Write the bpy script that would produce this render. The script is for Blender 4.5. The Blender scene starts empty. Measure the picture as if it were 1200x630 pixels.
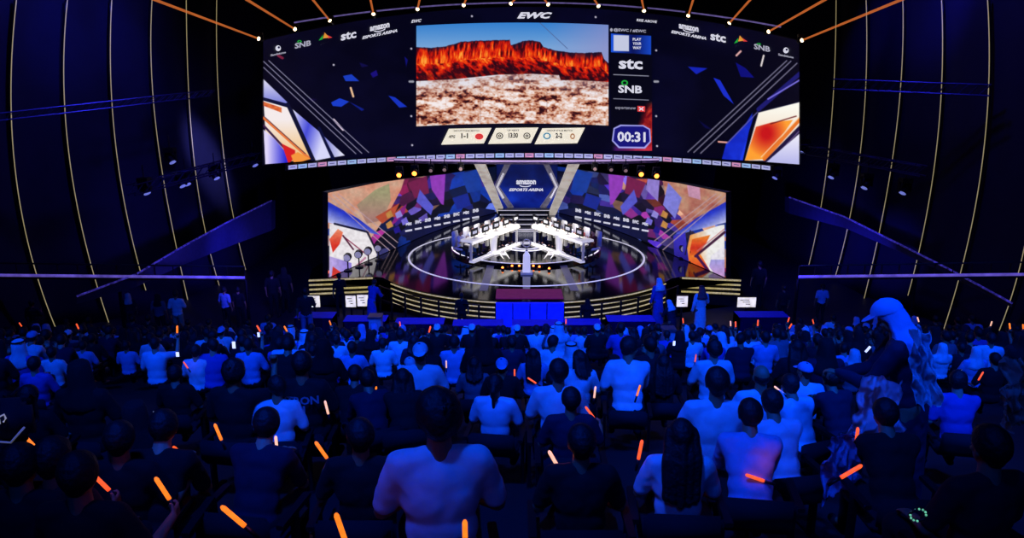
import bpy, bmesh, math, random
import numpy as np
from mathutils import Vector, Matrix, Euler
random.seed(7)
PI = math.pi
scn = bpy.context.scene
COL = scn.collection
WS = bpy.data.scenes.new('workshop'); WCOL = WS.collection
def wdg():
    WS.view_layers[0].update(); return WS.view_layers[0].depsgraph
# ------------------------------------------------------------------ camera
H = 9.2; TH = math.radians(14.5); F = 880.0
cd = bpy.data.cameras.new('camera'); cam = bpy.data.objects.new('camera', cd); COL.objects.link(cam)
cam.location = (0, 0, H); cam.rotation_euler = (PI/2 - TH, 0, 0)
cd.sensor_width = 36; cd.lens = F/1200*36; cd.clip_end = 300; cd.clip_start = 0.05
scn.camera = cam
cT, sT = math.cos(TH), math.sin(TH)
def ray(px, py):
    u = (px-600)/F; v = -(py-315)/F
    return Vector((u, cT + v*sT, -sT + v*cT))
def P(px, py, Y):                       # point at horizontal depth Y
    d = ray(px, py); return Vector((0, 0, H)) + d*(Y/d.y)
def PZ(px, py, z):
    d = ray(px, py); return Vector((0, 0, H)) + d*((z-H)/d.z)
def gray(px, z, Y):                     # world x so that (x,Y,z) shows at column px
    return (px-600)/F*(Y*cT + (H-z)*sT)
# ------------------------------------------------------------------ materials
def lin(c):
    return tuple(((v/255)/12.92 if v/255 <= .04045 else ((v/255+.055)/1.055)**2.4) for v in c)
MATS = {}
def mat(name, rgb, rough=.6, metal=0, emit=0, var=.12, scale=6, spec=.5, alpha=None, bump=0):
    if name in MATS: return MATS[name]
    m = bpy.data.materials.new(name); m.use_nodes = True
    nt = m.node_tree; b = nt.nodes['Principled BSDF']
    c = lin(rgb)
    b.inputs['Roughness'].default_value = rough
    b.inputs['Metallic'].default_value = metal
    b.inputs['Specular IOR Level'].default_value = spec
    tc = nt.nodes.new('ShaderNodeTexCoord'); n = nt.nodes.new('ShaderNodeTexNoise')
    n.inputs['Scale'].default_value = scale; n.inputs['Detail'].default_value = 3
    nt.links.new(tc.outputs['Object'], n.inputs['Vector'])
    r = nt.nodes.new('ShaderNodeValToRGB')
    r.color_ramp.elements[0].position = .3; r.color_ramp.elements[1].position = .7
    r.color_ramp.elements[0].color = (*[v*(1-var) for v in c], 1)
    r.color_ramp.elements[1].color = (*[min(1, v*(1+var)) for v in c], 1)
    nt.links.new(n.outputs['Fac'], r.inputs['Fac'])
    nt.links.new(r.outputs['Color'], b.inputs['Base Color'])
    if emit:
        nt.links.new(r.outputs['Color'], b.inputs['Emission Color'])
        b.inputs['Emission Strength'].default_value = emit
    if bump:
        bp = nt.nodes.new('ShaderNodeBump'); bp.inputs['Strength'].default_value = bump; bp.inputs['Distance'].default_value = .02
        nt.links.new(n.outputs['Fac'], bp.inputs['Height']); nt.links.new(bp.outputs['Normal'], b.inputs['Normal'])
    if alpha is not None: b.inputs['Alpha'].default_value = alpha
    MATS[name] = m; return m
def vmat(name, strength=1.0):
    m = bpy.data.materials.new(name); m.use_nodes = True
    nt = m.node_tree; b = nt.nodes['Principled BSDF']
    a = nt.nodes.new('ShaderNodeVertexColor'); a.layer_name = 'Col'
    b.inputs['Base Color'].default_value = (.005, .005, .008, 1); b.inputs['Roughness'].default_value = .5
    nt.links.new(a.outputs['Color'], b.inputs['Emission Color'])
    b.inputs['Emission Strength'].default_value = strength
    return m
# ------------------------------------------------------------------ object helpers
def link(name, me, m=None, parent=None):
    if m is not None:
        me.materials.clear(); me.materials.append(m)
    o = bpy.data.objects.new(name, me); COL.objects.link(o)
    if parent is not None: o.parent = parent
    return o
def obj(name, bm, m, parent=None, smooth=False):
    me = bpy.data.meshes.new(name)
    bmesh.ops.recalc_face_normals(bm, faces=bm.faces)
    bm.to_mesh(me); bm.free()
    if smooth: me.polygons.foreach_set('use_smooth', [True]*len(me.polygons))
    return link(name, me, m, parent)
def tag(o, label, cat, group=None, kind=None):
    if label: o['label'] = label
    if cat: o['category'] = cat
    if group: o['group'] = group
    if kind: o['kind'] = kind
    return o
def empty(name, loc=(0, 0, 0), rz=0):
    o = bpy.data.objects.new(name, None); COL.objects.link(o)
    o.location = loc; o.rotation_euler = (0, 0, rz); o.empty_display_size = .2
    return o
def copy_tree(o, parent=None):
    c = o.copy(); COL.objects.link(c)
    if parent is not None: c.parent = parent
    for ch in list(o.children): copy_tree(ch, c)
    return c
def struct(name, bm, m, smooth=False):
    o = obj(name, bm, m, None, smooth); o['kind'] = 'structure'; return o
def box(bm, c, s, rot=None):
    mt = Matrix.Translation(c)
    if rot is not None: mt = mt @ (rot.to_matrix().to_4x4() if isinstance(rot, Euler) else rot)
    mt = mt @ Matrix.Diagonal((s[0], s[1], s[2], 1))
    return bmesh.ops.create_cube(bm, size=1, matrix=mt)
def cyl(bm, a, b, ra, rb=None, seg=12, caps=True):
    a = Vector(a); b = Vector(b); rb = ra if rb is None else rb
    d = b-a; L = d.length
    q = d.to_track_quat('Z', 'Y').to_matrix().to_4x4()
    bmesh.ops.create_cone(bm, cap_ends=caps, segments=seg, radius1=max(ra, 1e-4), radius2=max(rb, 1e-4), depth=L,
                          matrix=Matrix.Translation((a+b)/2) @ q)
def beam(bm, a, b, w, t, up=(0, 0, 1)):
    a = Vector(a); b = Vector(b); d = (b-a); L = d.length; d.normalize()
    s = d.cross(Vector(up)); s.normalize(); u = s.cross(d)
    m = Matrix(((s.x*w, d.x*L, u.x*t, 0), (s.y*w, d.y*L, u.y*t, 0), (s.z*w, d.z*L, u.z*t, 0), (0, 0, 0, 1)))
    bmesh.ops.create_cube(bm, size=1, matrix=Matrix.Translation((a+b)/2) @ m)
def sph(bm, c, r, seg=14, rings=10, rot=None):
    if not hasattr(r, '__len__'): r = (r, r, r)
    c = Vector(c); R = rot.to_matrix() if rot is not None else Matrix.Identity(3)
    nv = bm.verts.new; T = nv(c+R @ Vector((0, 0, r[2]))); B = nv(c+R @ Vector((0, 0, -r[2]))); G = []
    for j in range(1, rings):
        a = PI*j/rings; sa, ca = math.sin(a), math.cos(a)
        G.append([nv(c+R @ Vector((r[0]*sa*math.cos(2*PI*k/seg), r[1]*sa*math.sin(2*PI*k/seg), r[2]*ca))) for k in range(seg)])
    for k in range(seg):
        k2 = (k+1) % seg; bm.faces.new((T, G[0][k], G[0][k2])); bm.faces.new((B, G[-1][k2], G[-1][k]))
    for X_, Y_ in zip(G, G[1:]):
        for k in range(seg): k2 = (k+1) % seg; bm.faces.new((X_[k], Y_[k], Y_[k2], X_[k2]))
def tube(bm, pts, r, seg=8, closed=False):
    pts = [Vector(p) for p in pts]; n = len(pts); rings = []
    rr = r if hasattr(r, '__len__') else [r]*n
    for i, p in enumerate(pts):
        if closed: t = pts[(i+1) % n]-pts[i-1]
        else: t = pts[min(i+1, n-1)]-pts[max(i-1, 0)]
        t.normalize()
        ref = Vector((0, 0, 1)) if abs(t.z) < .9 else Vector((1, 0, 0))
        s = t.cross(ref).normalized(); u = s.cross(t)
        rings.append([bm.verts.new(p + (s*math.cos(2*PI*k/seg)+u*math.sin(2*PI*k/seg))*rr[i]) for k in range(seg)])
    m = n if closed else n-1
    for i in range(m):
        A, B = rings[i], rings[(i+1) % n]
        for k in range(seg): bm.faces.new((A[k], A[(k+1) % seg], B[(k+1) % seg], B[k]))
    if not closed: bm.faces.new(rings[0]); bm.faces.new(rings[-1])
def prism(bm, poly, off):
    """extrude closed 3-D polygon by vector off"""
    a = [bm.verts.new(p) for p in poly]; b = [bm.verts.new(Vector(p)+Vector(off)) for p in poly]
    bm.faces.new(a); bm.faces.new(b[::-1]); n = len(poly)
    for i in range(n): bm.faces.new((a[i], a[(i+1) % n], b[(i+1) % n], b[i]))
def lathe(bm, prof, c=(0, 0, 0), seg=24):
    rings = []
    for r, z in prof:
        rings.append([bm.verts.new((c[0]+max(r, 1e-4)*math.cos(2*PI*k/seg), c[1]+max(r, 1e-4)*math.sin(2*PI*k/seg), c[2]+z)) for k in range(seg)])
    for A, B in zip(rings, rings[1:]):
        for k in range(seg): bm.faces.new((A[k], A[(k+1) % seg], B[(k+1) % seg], B[k]))
    bm.faces.new(rings[0]); bm.faces.new(rings[-1])
def NB(): return bmesh.new()
# text laid on a surface S(px,py,off)
FONTC = None
def text_verts(s, size, shear=0, bold=0.0):
    cu = bpy.data.curves.new('t', 'FONT'); cu.body = s; cu.size = size; cu.shear = shear; cu.offset = bold*size
    cu.align_x = 'CENTER'; cu.align_y = 'CENTER'; cu.resolution_u = 2
    o = bpy.data.objects.new('t', cu); WCOL.objects.link(o)
    dg = wdg()
    me = o.evaluated_get(dg).to_mesh()
    vs = [v.co.copy() for v in me.vertices]; fs = [tuple(p.vertices) for p in me.polygons]
    o.evaluated_get(dg).to_mesh_clear(); bpy.data.objects.remove(o); bpy.data.curves.remove(cu)
    return vs, fs
def put_text(bm, S, s, px, py, w, h, slope=0, shear=0, bold=.02, off=.05):
    """text fitted to w x h pixels centred at px,py; slope = dy/dx in pixels"""
    vs, fs = text_verts(s, 1, shear, bold)
    x0 = min(v.x for v in vs); x1 = max(v.x for v in vs); y0 = min(v.y for v in vs); y1 = max(v.y for v in vs)
    out = []
    for v in vs:
        u = ((v.x-x0)/(x1-x0)-.5)*w; q = ((v.y-y0)/(y1-y0)-.5)*h
        out.append(bm.verts.new(S(px+u, py-q+slope*u, off)))
    for f in fs:
        try: bm.faces.new([out[i] for i in f])
        except ValueError: pass
def put_poly(bm, S, pts, off=.05):
    bm.faces.new([bm.verts.new(S(x, y, off)) for x, y in pts])
def put_line(bm, S, a, b, w, off=.05, n=6):
    dx, dy = b[0]-a[0], b[1]-a[1]; L = math.hypot(dx, dy); nx, ny = -dy/L*w/2, dx/L*w/2
    prev = None
    for i in range(n+1):
        t = i/n; x = a[0]+dx*t; y = a[1]+dy*t
        cur = (bm.verts.new(S(x+nx, y+ny, off)), bm.verts.new(S(x-nx, y-ny, off)))
        if prev: bm.faces.new((prev[0], prev[1], cur[1], cur[0]))
        prev = cur
def put_disc(bm, S, x, y, rx, ry, off=.05, n=16, inner=0):
    if inner:
        a = [bm.verts.new(S(x+rx*math.cos(2*PI*k/n), y+ry*math.sin(2*PI*k/n), off)) for k in range(n)]
        b = [bm.verts.new(S(x+rx*inner*math.cos(2*PI*k/n), y+ry*inner*math.sin(2*PI*k/n), off)) for k in range(n)]
        for k in range(n): bm.faces.new((a[k], a[(k+1) % n], b[(k+1) % n], b[k]))
    else: put_poly(bm, S, [(x+rx*math.cos(2*PI*k/n), y+ry*math.sin(2*PI*k/n)) for k in range(n)], off)
# ------------------------------------------------------------------ painting of screen pictures (numpy)
def vn(x, y, seed):
    xi = np.floor(x).astype(np.int64); yi = np.floor(y).astype(np.int64); fx = x-xi; fy = y-yi
    fx = fx*fx*(3-2*fx); fy = fy*fy*(3-2*fy)
    def h(a, b):
        v = np.sin(a*127.1+b*311.7+seed*74.7)*43758.5453
        return v-np.floor(v)
    return (h(xi, yi)*(1-fx)+h(xi+1, yi)*fx)*(1-fy)+(h(xi, yi+1)*(1-fx)+h(xi+1, yi+1)*fx)*fy
def fbm(x, y, seed, o=4):
    s = 0; a = .5
    for i in range(o): s = s+a*vn(x*2**i, y*2**i, seed+i); a *= .5
    return s/(1-.5**o)
def mix(img, mask, col):
    c = np.array(col, float)
    if c.ndim == 1: c = c.reshape(1, 3)
    img[:] = img*(1-mask[:, None])+c*mask[:, None]
def pmask(X, Y, pts, aa=.7):
    pts = list(pts); A = sum(pts[i][0]*pts[(i+1) % len(pts)][1]-pts[(i+1) % len(pts)][0]*pts[i][1] for i in range(len(pts)))
    if A < 0: pts = pts[::-1]
    m = np.full(X.shape, 1e9)
    for i in range(len(pts)):
        (x0, y0), (x1, y1) = pts[i], pts[(i+1) % len(pts)]
        L = math.hypot(x1-x0, y1-y0)
        if L < 1e-6: continue
        m = np.minimum(m, ((x1-x0)*(Y-y0)-(y1-y0)*(X-x0))/L)
    return np.clip(m/aa+.5, 0, 1)
def lmask(X, Y, a, b, w, aa=.6):
    dx, dy = b[0]-a[0], b[1]-a[1]; L2 = dx*dx+dy*dy
    t = np.clip(((X-a[0])*dx+(Y-a[1])*dy)/L2, 0, 1)
    d = np.hypot(X-a[0]-t*dx, Y-a[1]-t*dy)
    return np.clip((w/2-d)/aa+.5, 0, 1)
def lerp(a, b, t):
    t = np.clip(t, 0, 1)[:, None]; return np.array(a, float)[None]*(1-t)+np.array(b, float)[None]*t
def screen_mesh(name, S, top, bot, x0, x1, nx, ny, paint, off, m, parent):
    """grid whose column x runs from top(x) to bot(x); painted by paint(X,Y)->0..255 rgb"""
    xs = np.linspace(x0, x1, nx+1); T = np.array([top(x) for x in xs]); B = np.array([bot(x) for x in xs])
    v = np.linspace(0, 1, ny+1)
    X = np.repeat(xs[None], ny+1, 0); Yp = T[None]*(1-v[:, None])+B[None]*v[:, None]
    X = X.ravel(); Yp = Yp.ravel()
    co = S_np(S, X, Yp, off)
    me = bpy.data.meshes.new(name)
    idx = np.arange((nx+1)*(ny+1)).reshape(ny+1, nx+1)
    q = np.stack([idx[:-1, :-1], idx[1:, :-1], idx[1:, 1:], idx[:-1, 1:]], -1).reshape(-1, 4)
    me.vertices.add(len(X)); me.vertices.foreach_set('co', co.ravel())
    me.loops.add(q.size); me.loops.foreach_set('vertex_index', q.ravel().astype(np.int32))
    me.polygons.add(len(q)); me.polygons.foreach_set('loop_start', np.arange(0, q.size, 4, dtype=np.int32))
    me.update(); me.validate()
    rgb = np.clip(paint(X, Yp), 0, 255)/255
    l = np.where(rgb <= .04045, rgb/12.92, ((rgb+.055)/1.055)**2.4)
    ca = me.color_attributes.new('Col', 'FLOAT_COLOR', 'POINT')
    ca.data.foreach_set('color', np.concatenate([l, np.ones((len(l), 1))], 1).astype(np.float32).ravel())
    return link(name, me, m, parent)
def S_np(S, X, Yp, off):
    D = S.depth(X)-off
    u = (X-600)/F; v = -(Yp-315)/F
    dy = cT+v*sT; dz = -sT+v*cT
    k = D/dy
    return np.stack([u*k, D, H+dz*k], -1)
class Surf:
    def __init__(s, depth): s.depth = depth
    def __call__(s, px, py, off=0):
        return P(px, py, float(s.depth(px))-off)
# ================================================================== THE HALL
NAVY = mat('hall_dark', (18, 18, 44), .85, scale=2)
FLOORM = mat('arena_floor_vinyl', (26, 28, 52), .55, scale=3)
BLACK = mat('black_metal', (14, 14, 20), .45, .3)
BLACKP = mat('black_plastic', (12, 12, 17), .5)
DKFAB = mat('black_fabric', (12, 12, 22), .9, bump=.3)
STEEL = mat('grey_steel', (120, 120, 130), .4, .7)
STRIP = mat('warm_strip_light', (205, 188, 135), .5, emit=.5, var=.05)
STRIPB = mat('stage_strip_light', (225, 205, 135), .5, emit=.5, var=.3, scale=14)
WSTRIP = mat('white_strip_light', (235, 232, 245), .5, emit=.6, var=.1)
VSTRIP = mat('violet_strip_light', (120, 100, 215), .5, emit=.5, var=.4, scale=3)
def tread(Y): return 7.48-.322*Y
bm = NB(); box(bm, (0, 26, -.15), (60, 64, .3)); struct('floor', bm, FLOORM)
bm = NB()                                                  # the raked tribune
k = -4
pf = [(-4.6, tread(-4.6)), (23.2, tread(23.2)), (23.2, 0.001), (-4.6, 0.001)]
prism(bm, [Vector((-17.8, y, z)) for y, z in pf], (35.6, 0, 0))
t = struct('floor.001', bm, mat('tribune_carpet', (8, 8, 13), .9, scale=3))
RL = [([(19, 0), (14, 83), (14, 159), (22, 235), (39, 305), (65, 384)], 26.3),
      ([(79, 0), (75, 83), (77.5, 159), (88, 222), (100, 286), (129, 382)], 27.4),
      ([(131, 0), (130, 95), (138, 190), (152, 267), (171, 340)], 28.8),
      ([(178, 0), (178, 76), (181, 140), (194, 222), (221, 356)], 30.4),
      ([(218, 0), (221, 83), (223.5, 159), (238, 254), (257, 335)], 32.6),
      ([(254, 0), (255, 95), (263.5, 190), (276, 267), (288, 316)], 35)]
RR = [([(980, 0), (976.5, 95), (973, 171), (959, 254), (948, 311)], 35),
      ([(1015, 0), (1014.6, 95), (1007, 190), (993, 267), (978, 327)], 33),
      ([(1058, 0), (1056, 95), (1046, 184), (1029, 279), (1012, 352)], 30.6),
      ([(1103.5, 0), (1103.5, 89), (1097, 184), (1086, 248), (1064, 346)], 28.8),
      ([(1157, 0), (1160, 63.5), (1154, 159), (1137, 273), (1103, 394)], 26.6),
      ([(1215, 0), (1219, 90), (1213, 190), (1200, 279), (1191, 343), (1169, 387)], 25)]
def rib_curve(pts, Y):
    w = [P(x, y, Y) for x, y in pts][::-1]
    z = [p.z for p in w]; x = [p.x for p in w]
    # smooth cubic-ish fit
    c = np.polyfit(z, x, 3 if len(z) > 4 else 2)
    zz = np.linspace(z[0], z[-1], 26)
    return [Vector((float(np.polyval(c, q)), Y, float(q))) for q in zz], c, z[0], z[-1]
def wall(name, ribs, sgn):
    cols = []
    zs = np.linspace(0, 17, 24)
    for pts, Y in ribs:
        _, c, z0, z1 = rib_curve(pts, Y)
        xs = []
        for z in zs:
            q = min(max(z, z0), z1); x = float(np.polyval(c, q))
            if z > z1: x -= sgn*.12*(z-z1)**1.4
            xs.append(x+sgn*.22)
        cols.append((Y+.12, xs))
    cols.sort(key=lambda a: a[0])
    near = cols[0]; far = cols[-1]
    lst = [(-6, [sgn*19.5]*24), (12, [sgn*19.5 + (x-near[1][12])*.5 for x in near[1]])] + cols + [(49, [x-sgn*1.5 for x in far[1]])]
    bm = NB(); V = [[bm.verts.new((x, y, z)) for x, z in zip(xs, zs)] for y, xs in lst]
    W = [[bm.verts.new((x+sgn*.4, y, z)) for x, z in zip(xs, zs)] for y, xs in lst]
    for G in (V, W):
        for A, B in zip(G, G[1:]):
            for i in range(len(zs)-1): bm.faces.new((A[i], A[i+1], B[i+1], B[i]))
    for i in (0, len(zs)-1):
        for a in range(len(V)-1): bm.faces.new((V[a][i], V[a+1][i], W[a+1][i], W[a][i]))
    for a in (0, len(V)-1):
        for i in range(len(zs)-1): bm.faces.new((V[a][i], V[a][i+1], W[a][i+1], W[a][i]))
    return struct(name, bm, NAVY, True)
wall('wall_left', RL, -1); wall('wall_right', RR, 1)
bm = NB(); box(bm, (0, 49.2, 8.5), (50, .4, 17.5)); struct('wall_back', bm, NAVY)
bm = NB(); box(bm, (0, -6.2, 8.5), (50, .4, 17.5)); struct('wall_front', bm, NAVY)
bm = NB(); box(bm, (0, 21.5, 17.4), (50, 56, .3)); struct('ceiling', bm, NAVY)
ordn = ['nearest', 'second nearest', 'third nearest', 'fourth nearest', 'fifth nearest', 'farthest']
for side, ribs, s in (('left', RL, 0), ('right', RR[::-1], 1)):
    for i, (pts, Y) in enumerate(ribs):
        c, _, _, _ = rib_curve(pts, Y)
        bm = NB(); tube(bm, c, .014, 6)
        r = obj('strip_light', bm, STRIP, None, True)
        tag(r, 'thin warm curved light line on %s wall, %s one to the camera' % (side, ordn[i]), 'light strip', 'curved light lines on the side walls')
        bm = NB(); tube(bm, [p+Vector(((.07 if s else -.07), .05, 0)) for p in c], .05, 6); obj('rib_channel', bm, BLACK, r, True)
def flatbox_truss(name, A, B, h, label, n=12, m=None, r=.03, cat='truss', group=None):
    A = Vector(A); B = Vector(B); bm = NB(); up = Vector((0, 0, h)); d = B-A
    side = d.cross(Vector((0, 0, 1))).normalized()*h
    L = [(0, 0), (1, 0), (0, 1), (1, 1)]
    for a, b in L: tube(bm, [A+up*a+side*b, B+up*a+side*b], r, 6)
    for i in range(n):
        p = A+d*i/n; q = A+d*(i+1)/n
        tube(bm, [p, q+up], r*.5, 5); tube(bm, [p+side, q+up+side], r*.5, 5); tube(bm, [p+up, q+up+side] if i % 2 else [p+up+side, q+up], r*.5, 5)
    o = obj(name, bm, m or STEEL); tag(o, label, cat, group); return o
TR = mat('blue_grey_truss_metal', (60, 60, 100), .4, .6)
flatbox_truss('lighting_truss', P(-10, 142, 24), P(250, 112, 29), .22, 'long dark truss crossing high over the left wall', 24, TR, .02)
flatbox_truss('lighting_truss', P(150, 228, 26.5), P(298, 188, 32), .35, 'lower left truss rising toward the big screen with lamps hanging from it', 14, TR)
flatbox_truss('lighting_truss', P(978, 104, 29), P(1160, 112, 26), .35, 'dark truss crossing high over the right wall', 16, TR)
flatbox_truss('lighting_truss', P(938, 178, 32), P(1085, 206, 27), .35, 'lower right truss descending away from the big screen with lamps hanging', 14, TR)
# balcony rails with light line
def rail(pa, pb, Y0, Y1, label, side):
    A = P(*pa, Y0); B = P(*pb, Y1); root = empty('balcony_rail', (A+B)/2)
    bm = NB(); c = (A+B)/2
    tube(bm, [A-c, B-c], .05, 8); obj('light_line', bm, VSTRIP, root)
    bm = NB(); tube(bm, [A-c+Vector((0, 0, .42)), B-c+Vector((0, 0, .42))], .03, 6); tube(bm, [A-c+Vector((0, .03, -.08)), B-c+Vector((0, .03, -.08))], .05, 6)
    obj('rail_bar', bm, BLACK, root)
    for i in range(15):
        bm = NB(); q = A+(B-A)*i/14-c; tube(bm, [q+Vector((0, .05, -.12)), q+Vector((0, .05, .42))], .02, 5)
        if i in (0, 7, 14): tube(bm, [q+Vector((0, .05, -.1)), Vector((q.x, q.y+.05, -c.z))], .06, 6)
        obj('post', bm, BLACK, root)
    tag(root, label, 'railing', 'side balcony rails')
rail((-30, 322), (287, 325), 24.3, 27, 'long railing with glowing violet line in front of the left wall', -1)
rail((936, 324), (1230, 321), 27, 24, 'long railing with glowing violet line in front of the right wall', 1)
# curved grey balcony fronts climbing beside the stage
GREYB = mat('balcony_front_grey', (70, 66, 96), .7)
def band(pts, Ys, hpx, label):
    bm = NB(); prev = None; n = 16; spx = np.linspace(0, len(pts)-1, n+1)
    for s in spx:
        x = np.interp(s, range(len(pts)), [p[0] for p in pts]); y = np.interp(s, range(len(pts)), [p[1] for p in pts]); Y = np.interp(s, range(len(pts)), Ys)
        h = np.interp(s, range(len(pts)), hpx)
        a = P(x, y, Y); b = P(x, y+h, Y)
        cur = [bm.verts.new(a), bm.verts.new(b), bm.verts.new(b+Vector((0, .6, 0))), bm.verts.new(a+Vector((0, .6, 0)))]
        if prev:
            for k in range(4): bm.faces.new((prev[k], prev[(k+1) % 4], cur[(k+1) % 4], cur[k]))
        else: bm.faces.new(cur)
        prev = cur
    bm.faces.new(prev)
    o = obj('curved_balcony', bm, GREYB); tag(o, label, 'balcony'); 
    bm = NB(); tube(bm, [P(np.interp(s, range(len(pts)), [p[0] for p in pts]), np.interp(s, range(len(pts)), [p[1] for p in pts])-1, np.interp(s, range(len(pts)), Ys)-.05) for s in spx], .035, 6)
    obj('edge_light', bm, mat('dim_edge_light', (70, 60, 170), emit=.35, var=.9, scale=9), o)
band([(90, 348), (160, 322), (210, 292), (265, 262), (318, 236)], [24.6, 26, 28, 31, 34.5], [8, 14, 20, 28, 34], 'curved grey balcony front climbing from the left crowd toward the big screen')
band([(1186, 356), (1110, 315), (1050, 285), (990, 255), (925, 232)], [23.4, 26, 28, 31, 35], [4, 6, 8, 12, 18], 'thin curved balcony edge descending to the right side of the hall')
# ------------------------------------------------------------------ moving heads
GLASSW = mat('lamp_lens_hot', (255, 225, 170), emit=6, var=.02)
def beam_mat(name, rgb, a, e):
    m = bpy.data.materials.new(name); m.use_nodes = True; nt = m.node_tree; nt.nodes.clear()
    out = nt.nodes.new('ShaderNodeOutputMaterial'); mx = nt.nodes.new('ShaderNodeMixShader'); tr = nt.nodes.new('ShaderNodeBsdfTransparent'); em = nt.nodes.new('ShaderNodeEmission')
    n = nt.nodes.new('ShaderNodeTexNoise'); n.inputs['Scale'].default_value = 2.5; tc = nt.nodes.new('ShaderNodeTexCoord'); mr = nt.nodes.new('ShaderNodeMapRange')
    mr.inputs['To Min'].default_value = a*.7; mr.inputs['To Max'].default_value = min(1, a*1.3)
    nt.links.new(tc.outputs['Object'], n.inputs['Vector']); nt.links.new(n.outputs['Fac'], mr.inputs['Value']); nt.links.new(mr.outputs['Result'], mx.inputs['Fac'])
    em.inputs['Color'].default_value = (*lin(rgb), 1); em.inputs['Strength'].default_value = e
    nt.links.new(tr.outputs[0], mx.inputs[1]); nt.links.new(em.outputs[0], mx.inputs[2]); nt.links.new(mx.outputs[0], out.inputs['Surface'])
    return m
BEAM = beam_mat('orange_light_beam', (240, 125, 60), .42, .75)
def yoke_light(loc, aim, s=1.0, lens=GLASSW, beamlen=0, beamm=None, name='moving_head_light', hang=True, br=(.035, .05), rod=0):
    root = empty(name, loc); aim = Vector(aim).normalized()
    bm = NB(); box(bm, (0, 0, .26*s if hang else -.26*s), (.3*s, .26*s, .14*s)); obj('base', bm, BLACKP, root)
    bm = NB()
    for x in (-.16, .16): box(bm, (x*s, 0, .08*s if hang else -.08*s), (.03*s, .1*s, .28*s))
    box(bm, (0, 0, .2*s if hang else -.2*s), (.35*s, .1*s, .03*s)); obj('yoke', bm, BLACKP, root)
    if rod: bm = NB(); cyl(bm, (0, 0, .3*s), (0, 0, .3*s+rod), .02, .02, 8); obj('hanger', bm, BLACK, root)
    bm = NB(); cyl(bm, -aim*.18*s, aim*.12*s, .1*s, .12*s, 14); obj('head', bm, BLACKP, root, True)
    bm = NB(); cyl(bm, aim*.12*s, aim*.13*s, .1*s, .1*s, 14); obj('lens', bm, lens, root)
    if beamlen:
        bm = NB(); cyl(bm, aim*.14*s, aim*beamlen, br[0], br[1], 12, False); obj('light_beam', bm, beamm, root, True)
    return root
def updepth(px): return 36-4.7*((px-622)/315)**2
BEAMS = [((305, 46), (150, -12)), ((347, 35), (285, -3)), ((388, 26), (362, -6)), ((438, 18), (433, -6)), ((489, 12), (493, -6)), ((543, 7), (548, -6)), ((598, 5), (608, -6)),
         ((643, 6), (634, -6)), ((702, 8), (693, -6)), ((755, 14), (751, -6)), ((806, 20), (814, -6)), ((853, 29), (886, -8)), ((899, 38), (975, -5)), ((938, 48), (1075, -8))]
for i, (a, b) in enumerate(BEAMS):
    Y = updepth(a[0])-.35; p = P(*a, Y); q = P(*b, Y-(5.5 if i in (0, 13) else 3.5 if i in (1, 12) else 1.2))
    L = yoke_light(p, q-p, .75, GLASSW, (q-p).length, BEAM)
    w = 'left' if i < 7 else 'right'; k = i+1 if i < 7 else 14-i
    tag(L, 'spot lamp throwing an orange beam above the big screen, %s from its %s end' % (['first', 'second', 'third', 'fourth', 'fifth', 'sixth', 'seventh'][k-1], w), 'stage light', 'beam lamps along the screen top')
bm = NB(); tube(bm, [P(x, 3+.00031*(x-620)**2*(1.06 if x > 620 else 1), updepth(x)+.2) for x in range(345, 930, 15)], .035, 6)
o = obj('light_arc', bm, mat('violet_arc', (120, 105, 175), emit=.5, var=.3), None, True); tag(o, 'thin violet curved light tube above the big screen', 'light strip')
bm = NB(); tube(bm, [P(x, 3+.00031*(x-620)**2, updepth(x)+.35) for x in range(345, 930, 15)], .06, 6); obj('arc_rail', bm, BLACK, o, True)
# lamps hanging on the side trusses
DIML = mat('dim_blue_lens', (120, 130, 220), emit=.8)
n = 0
for side, spots in (('left', [(200, 186, 29), (212, 214, 29.5), (252, 205, 30.5), (297, 190, 32), (170, 222, 27), (218, 212, 30)]), ('right', [(942, 175, 32), (976, 204, 31), (1015, 216, 29), (1060, 222, 28), (910, 205, 34)])):
    for j, (x, y, Y) in enumerate(spots):
        L = yoke_light(P(x, y, Y), (.4 if side == 'left' else -.4, -.2, -.6), 1.3, DIML, rod=.5)
        tag(L, 'dark lamp hanging by the %s truss, %s counted from the outer wall' % (side, ['first', 'second', 'third', 'fourth', 'fifth', 'sixth'][sorted(range(len(spots)), key=lambda k: spots[k][0]*(1 if side == 'left' else -1)).index(j)]), 'stage light', 'lamps on the side trusses')
ORL = mat('amber_lamp', (255, 130, 50), emit=5, var=.02)
for x, y, lb in ((468, 204, 'outer amber lamp over the left stage screen'), (486, 202, 'inner amber lamp over the left stage screen'), (751, 203, 'inner amber lamp over the right stage screen'), (769, 205, 'outer amber lamp over the right stage screen')):
    L = yoke_light(P(x, y, 32), (0, -1, -.25), 1.0, ORL, rod=.25); tag(L, lb, 'stage light', 'amber lamps')
for x, y in ((505, 199), (521, 198), (716, 198), (733, 199), (540, 197), (697, 197)):
    L = yoke_light(P(x, y, 33.5), (0, -1, -.3), .8, mat('faint_lens', (150, 120, 120), emit=.6), rod=.25); tag(L, 'faint lamp hung under the big screen, %s of centre at about %s' % ('left' if x < 617 else 'right', {505: 'the far edge', 521: 'the middle', 540: 'the near edge', 697: 'the near edge', 716: 'the middle', 733: 'the far edge'}[x]), 'stage light', 'faint lamps under the screen')
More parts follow.
